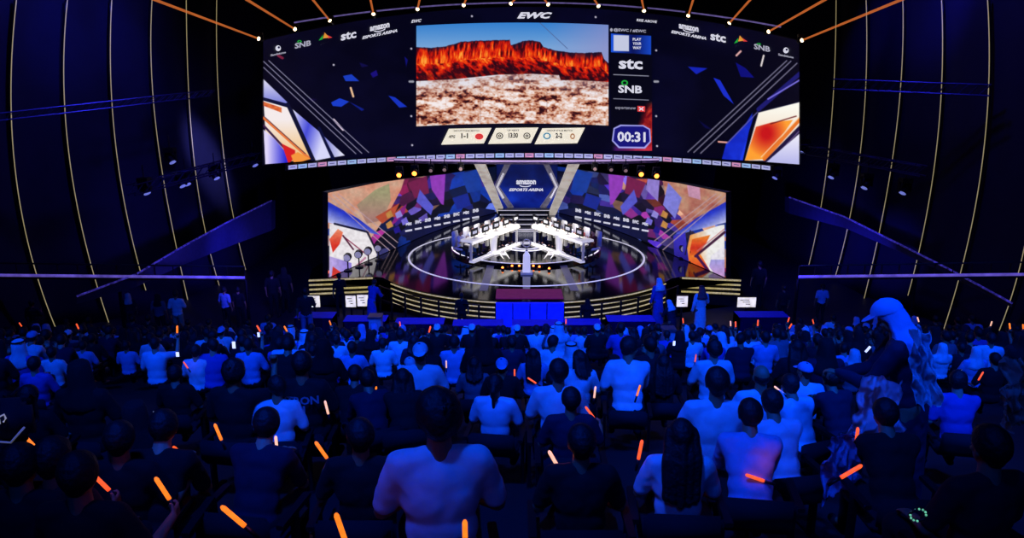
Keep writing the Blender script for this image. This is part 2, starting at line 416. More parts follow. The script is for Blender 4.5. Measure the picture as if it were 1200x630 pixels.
# ================================================================== THE BIG SCREEN
def tt(px): return (px-622)/315
def utop(px): return 8+40*tt(px)**2
def ubot(px): return 180+12.5*tt(px)**2
SU = Surf(updepth)
UW = mat('screen_white_text', (225, 225, 240), emit=.9, var=.03)
UWD = mat('screen_dim_text', (185, 185, 205), emit=.75, var=.03)
UG = mat('screen_green', (40, 190, 70), emit=.7, var=.03)
UR = mat('screen_red', (220, 60, 60), emit=.9, var=.03)
UN = mat('screen_navy', (14, 14, 60), emit=.6, var=.03)
UK = mat('screen_dark_print', (45, 42, 50), emit=.3, var=.03)
def paint_up(X, Y):
    I = np.zeros((len(X), 3)); I[:] = (3, 3, 22)
    g = fbm(X/60, Y/40, 3); I += np.clip((g-.45)*40, 0, 12)[:, None]*np.array([.25, .25, 1.0])
    M = lambda p, c, a=.7: mix(I, pmask(X, Y, p, a), c)
    Lm = lambda a, b, w, c: mix(I, lmask(X, Y, a, b, w), c)
    # drifting shards
    for p, c in [([(402, 89), (412, 87), (421, 95), (405, 95)], (25, 60, 190)), ([(388, 120), (398, 115), (409, 119), (400, 125), (390, 124)], (25, 60, 200)), ([(409, 119), (427, 128), (424, 130)], (15, 30, 130)),
                 ([(455, 112), (463, 114), (477, 125), (468, 126)], (22, 50, 190)), ([(421, 73), (432, 77), (424, 79)], (15, 12, 70)), ([(434, 86), (441, 82), (443, 88), (437, 91)], (25, 15, 120)), ([(474, 66), (478, 70), (476, 78)], (15, 15, 110)),
                 ([(806, 78), (829, 80), (816, 87)], (20, 35, 180)), ([(836, 91), (844, 94), (860, 122), (848, 112)], (25, 45, 200)), ([(862, 73), (874, 80), (884, 91), (868, 90)], (12, 14, 120)), ([(818, 140), (835, 152), (826, 150)], (8, 8, 60)), ([(360, 115), (372, 116), (366, 119)], (20, 10, 60))]:
        M(p, c)
    Lm((411, 103), (414, 113), 2.2, (235, 190, 150)); Lm((863, 65), (868, 60), 2, (225, 170, 170)); Lm((895, 65), (892, 77), 1.8, (230, 220, 220))
    Lm((326, 65), (331, 68), 3, (120, 30, 60)); Lm((391, 140), (402, 152), 2.2, (220, 200, 220)); Lm((842, 166), (854, 167), 1.8, (230, 160, 150))
    for a, b in [((309, 79), (417, 180)), ((309, 72), (424, 179.5)), ((315, 71), (432, 178.5)), ((922, 71), (806, 178)), ((927, 71.5), (813, 178.5)), ((934, 74), (821, 179.5))]:
        Lm(a, b, 1.0, (125, 122, 150))
    # left emblem
    M([(309, 93), (339, 122), (309, 114)], lerp((225, 222, 245), (120, 125, 215), (Y-93)/28))
    M([(309, 118), (337, 126), (366, 186), (313, 192)], lerp((245, 235, 235), (240, 190, 120), (Y-140)/45))
    M([(309, 119), (330, 126), (330, 132), (309, 124)], lerp((190, 40, 30), (240, 150, 70), fbm(X/4, Y/2, 9)))
    Lm((309, 138), (362, 185), 3.2, (230, 120, 60)); Lm((309, 136), (358, 180), 1, (80, 40, 60))
    Lm((309, 147), (345, 186), 2.6, (60, 30, 70))
    M([(309, 152), (322, 163), (338, 182), (340, 192), (311, 194)], lerp((225, 215, 250), (40, 40, 210), (X-313)/22))
    M([(330, 168), (346, 176), (346, 184), (338, 192)], (215, 30, 30)); M([(341, 182), (349, 178), (364, 186), (345, 192)], (245, 150, 60))
    Lm((309, 116), (338, 124), 3.5, (12, 16, 55)); Lm((337, 122), (367, 188), 4.2, (14, 16, 50))
    M([(343, 128), (375, 155), (390, 184), (370, 188)], lerp((70, 75, 215), (215, 215, 250), np.abs(((X-343)+(Y-128)*.3)/22-1.1)))
    Lm((374, 150), (391, 188), 3.6, (12, 16, 60)); M([(380, 160), (404, 182), (392, 184)], lerp((120, 125, 210), (220, 220, 245), (X-380)/20))
    # right emblem
    M([(848, 186), (882, 132), (870, 190)], lerp((20, 40, 200), (30, 60, 235), (Y-130)/50)); M([(851, 168), (884, 134), (866, 190), (846, 186)], lerp((14, 30, 170), (25, 55, 225), fbm(X/10, Y/10, 5)))
    Lm((940, 84), (889, 128), 5, (28, 26, 110)); Lm((940, 92), (900, 116), 1.6, (120, 110, 220)); Lm((852, 168), (888, 131), 1, (100, 95, 160))
    M([(888, 131), (940, 118), (940, 200), (872, 190)], (12, 12, 50))
    M([(889, 132), (940, 119), (940, 150), (897, 188), (873, 188)], lerp((252, 250, 240), (246, 232, 215), (Y-125)/20))
    r = np.hypot((X-898)/16, (Y-156)/18)
    M([(887, 145), (905, 143), (933, 135), (898, 186), (873, 188)], lerp((200, 20, 25), (255, 160, 50), (r-.3)/1.3))
    Lm((938, 139), (896, 186), 4.5, (235, 120, 40)); Lm((938, 136), (892, 184), 1, (250, 210, 160)); Lm((933, 136), (903, 145), 1.5, (120, 30, 30))
    Lm((940, 148), (899, 190), 6.5, (30, 18, 60)); Lm((940, 150), (903, 189), .9, (120, 100, 150))
    M([(940, 154), (940, 200), (898, 190)], lerp((245, 242, 252), (185, 185, 235), (Y-155)/35))
    for x, y in ((482, 57), (482, 136), (769, 59), (769, 136), (391, 76), (770, 171), (483, 170), (553, 19), (698, 20)):
        mix(I, np.clip(1.6-np.hypot(X-x, Y-y), 0, 1), (200, 195, 215))
    for x in (482, 769): Lm((x-2, 95.5), (x+2, 95.5), 2.5, (150, 150, 165))
    return I
SCR = vmat('display_picture', 1.0)
root = empty('big_screen', P(622, 184, 36))
def reparent(o, r):
    o.parent = r; o.matrix_parent_inverse = Matrix.Translation(-r.location)
bm = NB(); n = 40; xs = np.linspace(307, 938, n+1); pv = None
for x in xs:                                               # cabinet 0.5 m deep
    a = SU(x, utop(x)-1.5, -.02); b = SU(x, ubot(x)+1.5, -.02)
    cur = [bm.verts.new(a), bm.verts.new(b), bm.verts.new(b+Vector((0, .5, 0))), bm.verts.new(a+Vector((0, .5, 0)))]
    if pv:
        for k in range(4): bm.faces.new((pv[k], pv[(k+1) % 4], cur[(k+1) % 4], cur[k]))
    else: bm.faces.new(cur)
    pv = cur
bm.faces.new(pv); c = obj('cabinet', bm, BLACKP); reparent(c, root)
d = screen_mesh('display', SU, lambda x: utop(x), lambda x: ubot(x), 308.5, 936.5, 900, 260, paint_up, .03, SCR, None); reparent(d, root)
# landscape picture
def ltop(x): return 26.5+3.2*((x-610)/113)**2
def lbot(x): return 144.5+3*((x-610)/113)**2
SKY = [(488, 55), (507, 56), (523, 54), (540, 49), (562, 47.6), (597.6, 46.5), (598.6, 53), (603, 52), (612, 48.5), (620, 47), (633, 49), (637, 55), (651, 59), (668, 61.5), (686, 62), (705, 61), (708, 69), (713, 74)]
CLB = [(488, 95), (531, 93), (583, 87.5), (624, 86.5), (655, 88), (657, 94), (680, 94), (713, 96)]
def paint_land(X, Y):
    I = lerp((50, 125, 205), (120, 165, 215), (Y-26)/30); I = I*(1-np.clip((X-640)/110, 0, .75)[:, None])+np.array([[150, 140, 195]])*np.clip((X-640)/110, 0, .75)[:, None]
    mix(I, lmask(X, Y, (632, 26), (665, 57), .8), (80, 100, 150))
    sk = np.interp(X, [p[0] for p in SKY], [p[1] for p in SKY])+1.2*(fbm(X/2.5, Y*0, 4)-.5); cb = np.interp(X, [p[0] for p in CLB], [p[1] for p in CLB])
    v = (Y-sk)/(cb-sk)
    st = fbm(X/2.2+Y*.03, Y/9, 11, 4); dg = fbm((X-Y*.8)/4, (Y+X*.3)/5, 21, 4)
    t = np.where(v < .5, st, dg)*1.0
    heat = t*1.15+.30*np.exp(-((v-.42)/.2)**2)*np.clip(fbm(X/18, Y/30, 77)*1.8, .2, 1.3)-.16-.1*np.clip(v-.6, 0, 1)
    stops = [0, .3, .45, .6, .75, .95, 1.3]; R = [20, 70, 165, 215, 235, 252, 255]; G = [8, 8, 18, 32, 70, 145, 200]; B = [25, 18, 14, 12, 15, 45, 100]
    C = np.stack([np.interp(heat, stops, R), np.interp(heat, stops, G), np.interp(heat, stops, B)], -1)
    edge = np.interp(X, [488, 507, 523, 545, 600, 603, 632, 640, 660, 690, 713], [1.5, 6, 4, 2.5, 2, 10, 2, 3, 5, 9, 4])
    dk = np.clip(1-(Y-sk)/edge, 0, 1); C = C*(1-dk*.8)[:, None]+np.array([[20, 18, 50]])*(dk*.8)[:, None]
    low = np.clip((v-.72)/.25, 0, 1)*np.clip(fbm(X/7, Y/4, 31)*2.2-.6, 0, 1)*.8; C = C*(1-low[:, None])+np.array([[35, 8, 20]])*low[:, None]
    m = np.clip((Y-sk)/.8+.5, 0, 1); mix(I, m, C)
    # stony ground
    g = fbm(X/6, Y/3.4, 41, 4); h = fbm(X/26, Y/5.5, 51, 3); w = vn(X/1.9, Y/1.5, 61)
    q = (g-.5)*1.15+(h-.5)*1.15+(w-.5)*.4+.50+.14*np.clip(1-(Y-90)/14, 0, 1)
    stops = [0, .12, .28, .42, .55, .7, .9]; R = [45, 95, 165, 205, 222, 232, 245]; G = [15, 35, 90, 145, 180, 205, 235]; B = [20, 35, 65, 115, 160, 195, 235]
    C = np.stack([np.interp(q, stops, R), np.interp(q, stops, G), np.interp(q, stops, B)], -1)
    blue = np.clip(1-(Y-cb)/22, 0, 1)[:, None]; C = C*(1-.35*blue)+np.array([[175, 185, 215]])*.35*blue
    mix(I, np.clip((Y-cb)/.8+.5, 0, 1), C)
    for x in (563, 641): mix(I, lmask(X, Y, (x, 108), (x, 148), .6)*.5, (90, 40, 40))
    return I
d = screen_mesh('video_picture', SU, ltop, lbot, 488, 713, 520, 270, paint_land, .07, SCR, None); reparent(d, root)
# sponsor column
def paint_col(X, Y):
    I = np.zeros((len(X), 3)); I[:] = (5, 5, 20)
    mix(I, pmask(X, Y, [(713, 39), (763, 42), (763, 64), (713, 61)]), lerp((10, 20, 90), (25, 80, 215), np.abs((X-742)/24)))
    mix(I, pmask(X, Y, [(719, 41), (737, 41.5), (737, 60), (719, 59.5)]), (195, 200, 225))
    n = fbm((X+Y)/9, (Y-X)/14, 71); mk = np.clip((X-745+(Y-150)*.35)/8, 0, 1)*np.clip((Y-118)/10, 0, 1)
    C = lerp((110, 5, 20), (250, 90, 50), (n-.35)*2.2); mix(I, mk, C)
    mix(I, np.clip((Y-168)/5, 0, 1)*.8*np.clip((X-716)/6, 0, 1), lerp((60, 20, 120), (210, 50, 70), (X-716)/45))
    mix(I, lmask(X, Y, (719, 87.3), (760, 89), .9), (150, 150, 170)); mix(I, lmask(X, Y, (719, 115.5), (760, 117.2), .9), (130, 130, 150))
    # timer badge
    oct_ = [(719, 150), (727, 146), (754, 146.5), (762, 151), (763, 166), (756, 174), (725, 173.5), (717, 165)]
    mix(I, pmask(X, Y, oct_), (160, 160, 235)); c = [(720.5, 151), (728, 147.7), (753.5, 148), (760.5, 152), (761.3, 165.5), (755, 172), (726, 171.7), (718.8, 164.5)]
    mix(I, pmask(X, Y, c), (22, 20, 120))
    return I
d = screen_mesh('sponsor_column', SU, lambda x: 33, lambda x: 176.5, 716, 764, 120, 300, paint_col, .07, SCR, None); reparent(d, root)
sl_l, sl_r = -.21, .2
bw = NB(); bd = NB(); bg = NB(); br_ = NB(); bn = NB(); bo = NB()
def T(b, s, x, y, w, h, slope=0, shear=0, bold=.02, off=.1): put_text(b, SU, s, x, y, w, h, slope, shear, bold, off)
T(bw, 'EWC', 626.5, 18, 41, 7.5, 0, .35, .05)
T(bw, 'EWC', 488, 24.5, 12, 3.6, -.1, .3, .03); T(bw, 'RISE ABOVE', 758, 24.5, 24, 3, .1, .2, .02)
for s, (xa, ya), sl in ((-1, (445, 36), sl_l), (1, (807, 37), sl_r)):
    T(bw, 'amazon', xa, ya-4.3, 23, 5.5, sl, 0, .04); T(bw, 'ESPORTS ARENA', xa, ya+4, 41, 3.5, sl, .3, .04)
    for k in range(10):                                     # smile under the word
        a = .35+k*(PI-.7)/10; b = .35+(k+1)*(PI-.7)/10
        f = lambda t: (xa-7*math.cos(t), ya-2+sl*(-7*math.cos(t))+2.6*math.sin(t))
        put_line(bw, SU, f(a), f(b), 1.0, .1, 1)
for (x, y, sl) in ((408.5, 41.5, sl_l), (841.5, 44, sl_r)): T(bw, 'stc', x, y, 18, 9, sl, 0, .03)
for (x, y, sl) in ((355, 51.5, sl_l), (893, 55.5, sl_r)):
    T(bd, 'SNB', x, y+.5, 19, 6.5, sl, 0, .03); put_disc(bg, SU, x-4, y-3.6+.8*(sl < 0), 2.6, 1.6, .1, 12, .5)
for (x, y, sl) in ((381.5, 45, sl_l), (868, 48.5, sl_r)):
    T(bw, 'Qiddiya', x, y+5, 14, 3.4, sl, .1, .03)
    put_poly(bo, SU, [(x-1, y-7), (x+4, y-1), (x-3, y)], .1); put_poly(bg, SU, [(x-3, y-4), (x-3.4, y+1), (x-8, y+2.4)], .1); put_poly(br_, SU, [(x+2, y-4), (x+8, y-.5+sl*3), (x+3, y)], .1)
for (x, y, sl) in ((326, 59.5, sl_l), (921, 62, sl_r)):
    put_disc(bw, SU, x, y-3, 3.2, 3.4, .1, 14); put_disc(bn, SU, x+.8, y-4, 1.4, 1.4, .14, 10); T(bd, 'Sandstone', x, y+3.4, 18, 2.6, sl, 0, .03)
T(bd, '@EWC / #EWC', 738, 36, 38, 4.4, .05, 0, .03); put_disc(bd, SU, 716.5, 35, 1.5, 2, .1)
for k, w in enumerate(('PLAY', 'YOUR', 'WAY')): T(bw, w, 746.5, 46+k*5, 10, 3.3, 0, 0, .03)
T(bw, 'stc', 739, 75, 28, 12, 0.03, 0, .03); T(bw, 'SNB', 738.5, 104.5, 28, 9, .03, 0, .03); put_disc(bg, SU, 732, 97, 4, 3.2, .1, 14, .55)
T(bd, 'esportsnow', 733, 127, 24, 4, .03, 0, .0); put_poly(br_, SU, [(747, 124), (756, 124.4), (756, 131), (747, 130.6)], .1)
put_line(bw, SU, (749, 125.5), (754, 129.5), 1.2, .12, 1); put_line(bw, SU, (754, 125.5), (749, 129.5), 1.2, .12, 1)
T(bw, '00:31', 740, 160.3, 33, 12, .02, 0, .03)
for nm, b, m in (('white_lettering', bw, UW), ('pale_lettering', bd, UWD), ('green_mark', bg, UG), ('red_mark', br_, UR), ('navy_mark', bn, UN), ('orange_mark', bo, mat('screen_orange', (245, 160, 60), emit=.8))):
    reparent(obj(nm, b, m), root)
# score cards
CARD = mat('score_card_cream', (240, 232, 210), emit=.95, var=.03)
for i, (x0, x1) in enumerate(((517, 568), (572, 623), (626.5, 677.5))):
    dy = (.8, 0, .3)[i]
    bm = NB(); put_poly(bm, SU, [(x0+9, 150+dy), (x1+8, 149.3+dy*.6), (x1-1, 167.6+dy*.4), (x0, 168.6+dy)], .1); o = obj('score_card', bm, CARD); reparent(o, root)
    b = NB(); xc = (x0+x1)/2+4; yc = 158.5+dy*.5
    if i == 0:
        T(b, '1-1', xc-2, yc, 8, 6, 0, 0, .04, .13); T(b, 'GROUP STAGE MATCH', xc, yc-5.8, 30, 2, 0, 0, .02, .13); T(b, 'APG', xc-17, yc+1, 8, 3.4, 0, .2, .04, .13)
    if i == 1:
        T(b, '13:30', xc, yc, 11, 6, 0, 0, .04, .13); T(b, 'UP NEXT', xc, yc-5.8, 14, 2, 0, 0, .02, .13)
        for s in (-16, 16): put_disc(b, SU, xc+s, yc+.6, 4.2, 3.8, .13, 18, .72); put_disc(b, SU, xc+s, yc+.6, 1.9, 1.7, .13, 12, .4)
    if i == 2: T(b, '2-2', xc-1, yc, 8, 6, 0, 0, .04, .13); T(b, 'GROUP STAGE MATCH', xc, yc-5.8, 30, 2, 0, 0, .02, .13)
    q = obj('score_lettering', b, UK); q.parent = o
    b = NB()
    if i == 0: put_disc(b, SU, xc+15, yc+1, 5, 3.6, .13, 14)
    if i == 2: put_disc(b, SU, xc-15, yc+.6, 4.6, 4, .13, 16, .6)
    if i != 1: q = obj('team_mark', b, UR if i == 0 else mat('screen_teal', (90, 160, 190), emit=.6)); q.parent = o
    b = NB()
    if i == 2:
        put_disc(b, SU, xc+15, yc+1, 3, 3.6, .13, 10, .5); q = obj('team_mark', b, mat('screen_tan', (200, 150, 110), emit=.6)); q.parent = o
tag(root, 'huge curved screen hanging above the stage showing red cliffs and sponsor logos', 'screen')
# ribbon of small cards under it
root = empty('ribbon_display', P(622, 188, 35.6))
def rib_y(x): return 179.2+14.5*((x-620)/283)**2*(1 if x < 620 else 1.04)
SR = Surf(lambda x: updepth(x)-.25)
bm = NB(); pv = None
for x in np.linspace(334, 907, 60):
    a = SR(x, rib_y(x)-.8); b = SR(x, rib_y(x)+6.2)
    cur = [bm.verts.new(a), bm.verts.new(b), bm.verts.new(b+Vector((0, .25, 0))), bm.verts.new(a+Vector((0, .25, 0)))]
    if pv:
        for k in range(4): bm.faces.new((pv[k], pv[(k+1) % 4], cur[(k+1) % 4], cur[k]))
    else: bm.faces.new(cur)
    pv = cur
bm.faces.new(pv); reparent(obj('housing', bm, BLACKP), root)
cards = [NB(), NB(), NB()]; marks = NB()
N = 49
for i in range(N):
    x = 338+i*(904-338)/N; w = (904-338)/N-1.4; b = cards[1 if i % 7 == 3 else (2 if i % 5 == 1 else 0)]
    put_poly(b, SR, [(x, rib_y(x)+.2), (x+w, rib_y(x+w)+.2), (x+w, rib_y(x+w)+5), (x, rib_y(x)+5)], .04)
    put_line(marks, SR, (x+2, rib_y(x)+2.4), (x+w-2, rib_y(x+w)+2.6), 1.1, .07, 1)
for b, m, nm in zip(cards, (mat('ribbon_lilac', (178, 180, 228), emit=.85, scale=2), mat('ribbon_pink', (215, 150, 190), emit=.8, scale=2), mat('ribbon_ice', (160, 195, 240), emit=.85, scale=2)), ('lilac_cards', 'pink_cards', 'ice_blue_cards')):
    reparent(obj(nm, b, m), root)
reparent(obj('card_print', marks, mat('ribbon_print', (120, 115, 175), emit=.5)), root)
tag(root, 'narrow curved ribbon screen of pale cards along the bottom of the big screen', 'screen')
root = empty('canopy_beam', P(617, 190, 34.9)); SC = Surf(lambda x: updepth(x)-1.0)
bm = NB(); tube(bm, [SC(x, 189+2.2*((x-617)/155)**2*-1+.8) for x in range(462, 774, 10)], .11, 8); reparent(obj('beam_body', bm, mat('canopy_metal', (120, 105, 140), .4, .3), None, True), root)
bm = NB(); tube(bm, [SC(x, 187.7+2.2*((x-617)/155)**2*-1+1, .12) for x in range(462, 774, 10)], .04, 8); reparent(obj('light_line', bm, mat('canopy_light', (200, 170, 225), emit=.8, var=.1), None, True), root)
tag(root, 'pale violet curved beam just beneath the ribbon screen', 'beam')
# ================================================================== THE STAGE
CX = 0.65; ZD = 1.2
ldx = [300, 384, 410, 440, 470, 500, 540, 580, 617.5]; ldy = [24, 29.4, 31, 33, 35.3, 38, 41.3, 44.3, 46]
def lowdepth(px):
    q = np.minimum(px, 1235-np.asarray(px)); return np.interp(q, ldx, ldy)
SL = Surf(lowdepth)
def ltop2(px):
    q = min(px, 1235-px); return float(np.interp(q, [384, 440, 496, 522, 560, 582], [226, 214.5, 206.6, 204, 198, 195]))
def lbot2(px):
    Y = float(lowdepth(px)); return 315+F*math.tan(math.atan((H-ZD-.02)/Y)-TH)
PAL = [[(214, 140, 110), (224, 168, 140), (190, 120, 110), (160, 130, 130), (200, 150, 90)], [(120, 20, 70), (150, 40, 130), (190, 80, 60), (90, 50, 160), (110, 90, 180), (60, 10, 60)],
       [(70, 40, 170), (120, 100, 220), (40, 20, 90), (150, 50, 150), (20, 20, 80), (180, 130, 110)], [(15, 20, 60), (15, 50, 150), (20, 25, 90), (60, 40, 140), (8, 10, 35), (90, 110, 210)]]
def shards(X, Y, seed, side):
    rs = np.random.RandomState(seed); q = X if side < 0 else 1235-X
    n = 230; sx = rs.uniform(380, 600, n); sy = rs.uniform(190, 335, n)
    ax = q+(Y-250)*.45
    sxx = sx+(sy-250)*.45
    d = np.hypot((ax[:, None]-sxx[None])*.8, (Y[:, None]-sy[None])*1.0)
    k = d.argmin(1)
    cols = []; br = rs.rand(n); e_ = (sx-384)+np.maximum(0, sy-225)*.9
    for i in range(n):
        e = (sx[i]-384)+max(0, sy[i]-225)*.9
        z = 0 if e < 75 else 1 if e < 108 else 2 if e < 145 else 3
        if sy[i] > 255 and z < 3 and rs.rand() < .6: z = 3
        cols.append(PAL[z][rs.randint(len(PAL[z]))])
    return np.array(cols, float)[k]*(.75+.5*fbm(X/12, Y/12, seed)[:, None])*np.where(e_[k] < 75, .95+.1*br[k], .25+1.0*br[k])[:, None]
def paint_low(side):
    def f(X0, Y):
        I = shards(X0, Y, 5 if side < 0 else 12, side)
        X = X0 if side < 0 else 1235-X0
        M = lambda p, c, a=.7: mix(I, pmask(X, Y, p, a), c)
        Lm = lambda a, b, w, c: mix(I, lmask(X, Y, a, b, w), c)
        if side < 0:
            M([(384, 222), (440, 212), (475, 206), (470, 222), (455, 250), (434, 280), (384, 262)], lerp((222, 140, 112), (214, 176, 150), fbm(X/14, Y/12, 8)*1.6-.3))
            M([(418, 240), (440, 222), (456, 215), (458, 235), (448, 258), (430, 262)], lerp((165, 160, 120), (175, 130, 120), (Y-225)/30))
            M([(440, 254), (468, 238), (462, 252), (448, 262)], (190, 80, 50)); M([(448, 262), (470, 244), (478, 232), (474, 250), (456, 268)], (140, 30, 130))
        else:
            M([(384, 222), (415, 217), (440, 212), (458, 209), (456, 228), (430, 255), (410, 262), (384, 250)], lerp((172, 90, 80), (206, 160, 130), fbm(X/10, Y/8, 8)*1.6-.3))
            M([(436, 232), (452, 214), (458, 240), (444, 256)], (130, 130, 225)); M([(415, 218), (430, 216), (428, 230), (414, 234)], (205, 150, 180)); M([(462, 210), (476, 209), (478, 222), (464, 236)], (150, 130, 215))
        M([(478, 214), (500, 206), (503, 226), (486, 232)], (120, 25, 75)); M([(496, 207), (522, 204), (520, 240), (508, 236), (506, 222)], (150, 60, 190)); M([(492, 222), (508, 242), (505, 252), (488, 236)], (90, 90, 210))
        M([(540, 203), (560, 198), (566, 222), (548, 226)], (20, 60, 160)); M([(530, 232), (548, 226), (552, 240), (536, 246)], (20, 40, 150))
        M([(476, 264), (560, 243), (580, 246), (580, 262), (476, 282)], lerp((14, 16, 48), (20, 26, 80), fbm(X/9, Y/9, 2)))
        # blue blade and emblem
        M([(384, 236), (384, 262), (430, 272), (446, 276), (420, 256)], lerp((30, 50, 200), (190, 195, 245), (Y-240-(X-384)*.5)/18))
        if side < 0:
            M([(386, 262), (396, 262), (430, 271), (443, 296), (434, 322), (386, 330)], (246, 240, 244))
            Lm((392, 262), (432, 272), 2.4, (16, 16, 50)); Lm((430, 271), (443, 298), 2.2, (25, 20, 50)); Lm((443, 298), (434, 325), 2, (25, 20, 50))
            M([(386, 280), (396, 268), (402, 272), (398, 286), (390, 296)], lerp((250, 150, 110), (225, 50, 30), (Y-268)/20))
            M([(386, 300), (412, 308), (412, 325), (386, 330)], lerp((200, 180, 240), (150, 130, 225), (X-386)/24)); M([(390, 312), (404, 322), (404, 330), (388, 330)], (225, 60, 50))
            Lm((404, 278), (432, 300), 1.4, (150, 60, 90)); Lm((402, 276), (414, 292), 2, (90, 30, 60)); Lm((406, 322), (428, 302), 2.4, (200, 140, 170))
            M([(443, 292), (456, 290), (450, 320), (437, 322)], (60, 60, 120)); M([(447, 300), (456, 296), (455, 306)], (180, 180, 225))
        else:
            M([(386, 262), (392, 264), (426, 270), (432, 296), (425, 318), (386, 330)], lerp((252, 250, 246), (240, 150, 60), (X-405)/24))
            M([(398, 274), (424, 280), (428, 300), (415, 300), (408, 286)], lerp((215, 50, 25), (250, 140, 40), np.abs(Y-290)/14))
            M([(414, 298), (430, 300), (424, 322), (400, 322)], lerp((250, 130, 40), (225, 50, 40), (Y-300)/20))
            Lm((386, 272), (420, 300), 3.2, (70, 25, 60)); Lm((386, 268), (418, 294), 1, (200, 110, 120)); Lm((418, 300), (398, 326), 3.2, (70, 20, 80))
            M([(386, 288), (402, 300), (402, 304), (386, 304)], (240, 236, 248)); M([(386, 304), (402, 304), (404, 312), (394, 326), (386, 328)], lerp((170, 165, 235), (210, 160, 220), (Y-304)/20))
            M([(432, 272), (446, 276), (444, 318), (426, 320)], lerp((60, 50, 200), (30, 20, 110), (Y-280)/35)); Lm((426, 270), (432, 298), 1.6, (25, 20, 60))
        for k in range(3): Lm((384+k*6, 229-k*1), (462+k*2, 298-k*7) if side < 0 else (462+k*3, 296-k*7), .9, (190, 160, 170))
        for x, y in ((452, 262), (461, 268), (470, 258), (463, 250), (452, 250)): M([(x, y), (x+6, y-4), (x+9, y+3), (x+2, y+6)], [(120, 110, 220), (30, 20, 140), (200, 140, 70), (150, 140, 225), (110, 50, 160)][int(x) % 5])
        v = fbm(X/3, Y/3, 33, 2); return I*(.92+.16*v[:, None])
    return f
SCR2 = vmat('stage_display_picture', .85)
bw = [NB(), NB()]
for s, (a, b) in enumerate(((384, 582), (653, 851))):
    root = empty('stage_screen', (CX+(-6 if s == 0 else 6), 36, ZD))
    bm = NB(); pv = None
    for x in np.linspace(a, b, 30):
        p = SL(x, ltop2(x)-.8, -.03); q = SL(x, lbot2(x), -.03); o2 = Vector((-.25 if s == 0 else .25, .2, 0))
        cur = [bm.verts.new(p), bm.verts.new(q), bm.verts.new(q+o2), bm.verts.new(p+o2)]
        if pv:
            for k in range(4): bm.faces.new((pv[k], pv[(k+1) % 4], cur[(k+1) % 4], cur[k]))
        else: bm.faces.new(cur)
        pv = cur
    bm.faces.new(pv); reparent(obj('cabinet', bm, BLACKP), root)
    d = screen_mesh('display', SL, ltop2, lbot2, a+.5, b-.5, 330, 200, paint_low(-1 if s == 0 else 1), .02, SCR2, None); reparent(d, root)
    B = NB(); words = ['stc', 'EWC', 'SNB', 'stc', 'SNB', 'EWC', 'stc', 'SNB']
    for k in range(8):
        q = 479+k*11.2; y = np.interp(q, [479, 560], [262, 246]); x = q if s == 0 else 1235-q; sl = -.18 if s == 0 else .18
        put_text(B, SL, words[k], x, y, 7, 4.2, sl, 0, .06, .08)
        y2 = y+8; put_line(B, SL, (x-4, y2+(-4*sl)), (x+4, y2+4*sl), 2, .08, 2)
    reparent(obj('lettering', B, mat('stage_screen_white', (220, 220, 235), emit=.8, var=.03)), root)
    tag(root, 'tall curved screen of coloured shards on the %s side of the stage' % ('left', 'right')[s], 'screen', 'stage side screens')
# --- platform
DECK = mat('gloss_black_deck', (9, 9, 14), .09, 0, var=.3, scale=1.5, spec=.6)
poly = []
R = 6.9; CY = 33.1
for k in range(-62, 63, 3):
    a = math.radians(k); poly.append(Vector((CX+R*math.sin(a), CY-R*math.cos(a), 0)))
right = [Vector((SL(x, lbot2(x)).x, float(lowdepth(x)), 0)) for x in (851, 840, 820, 795, 765, 735, 695, 655)]
left = [Vector((SL(x, lbot2(x)).x, float(lowdepth(x)), 0)) for x in (580, 540, 500, 470, 440, 415, 395, 384)]
wingR = [Vector((gray(799, ZD, 29.7), 29.7, 0)), Vector((gray(868, ZD, 29.3), 29.3, 0)), Vector((gray(868, ZD, 29.3)+.3, 31, 0))]
wingL = [Vector((gray(362, ZD, 29.3)-.3, 31, 0)), Vector((gray(362, ZD, 29.3), 29.3, 0)), Vector((gray(437, ZD, 29.7), 29.7, 0))]
outline = [p for p in poly if p.y < 29.6] ; outline = [Vector((p.x, p.y, 0)) for p in outline]
full = outline+[wingR[0], wingR[1], wingR[2], Vector((9.2, 35, 0)), Vector((7.5, 41, 0)), Vector((5, 46.5, 0)), Vector((-3.7, 46.5, 0)), Vector((-6.2, 41, 0)), Vector((-7.9, 35, 0)), wingL[0], wingL[1], wingL[2]]
stage = empty('stage', (CX, CY, 0))
bm = NB(); prism(bm, [Vector((p.x, p.y, ZD-.12)) for p in full], (0, 0, .12)); bmesh.ops.triangulate(bm, faces=[f for f in bm.faces if len(f.verts) > 4]); reparent(obj('deck', bm, DECK), stage)
bm = NB(); prism(bm, [Vector((CX+(p.x-CX)*.975, p.y+.18, .01)) for p in full], (0, 0, ZD-.14)); bmesh.ops.triangulate(bm, faces=[f for f in bm.faces if len(f.verts) > 4]); reparent(obj('skirt', bm, BLACK), stage)
for k in range(5):                                         # light lines round the front
    z = ZD-.06-k*.19
    for part, rng in (('left', range(-52, -9, 3)), ('right', range(10, 54, 3))):
        pts = [Vector((CX+(R+.05)*math.sin(math.radians(a)), CY-(R+.05)*math.cos(math.radians(a)), z)) for a in rng]
        bm = NB(); tube(bm, pts, .024, 6); reparent(obj('light_line', bm, STRIPB, None, True), stage)
for sx in (0, 1):
    w = wingL if sx == 0 else wingR; a, b = (w[1], w[2]) if sx == 0 else (w[1], w[0])
    for k in range(4):
        z = ZD-.05-k*.19; o2 = Vector((0, -.05, z)); bm = NB(); tube(bm, [a+o2, b+o2], .038, 6); reparent(obj('light_line', bm, STRIPB, None, True), stage)
WR = mat('ring_light', (225, 222, 235), emit=.62, var=.1)
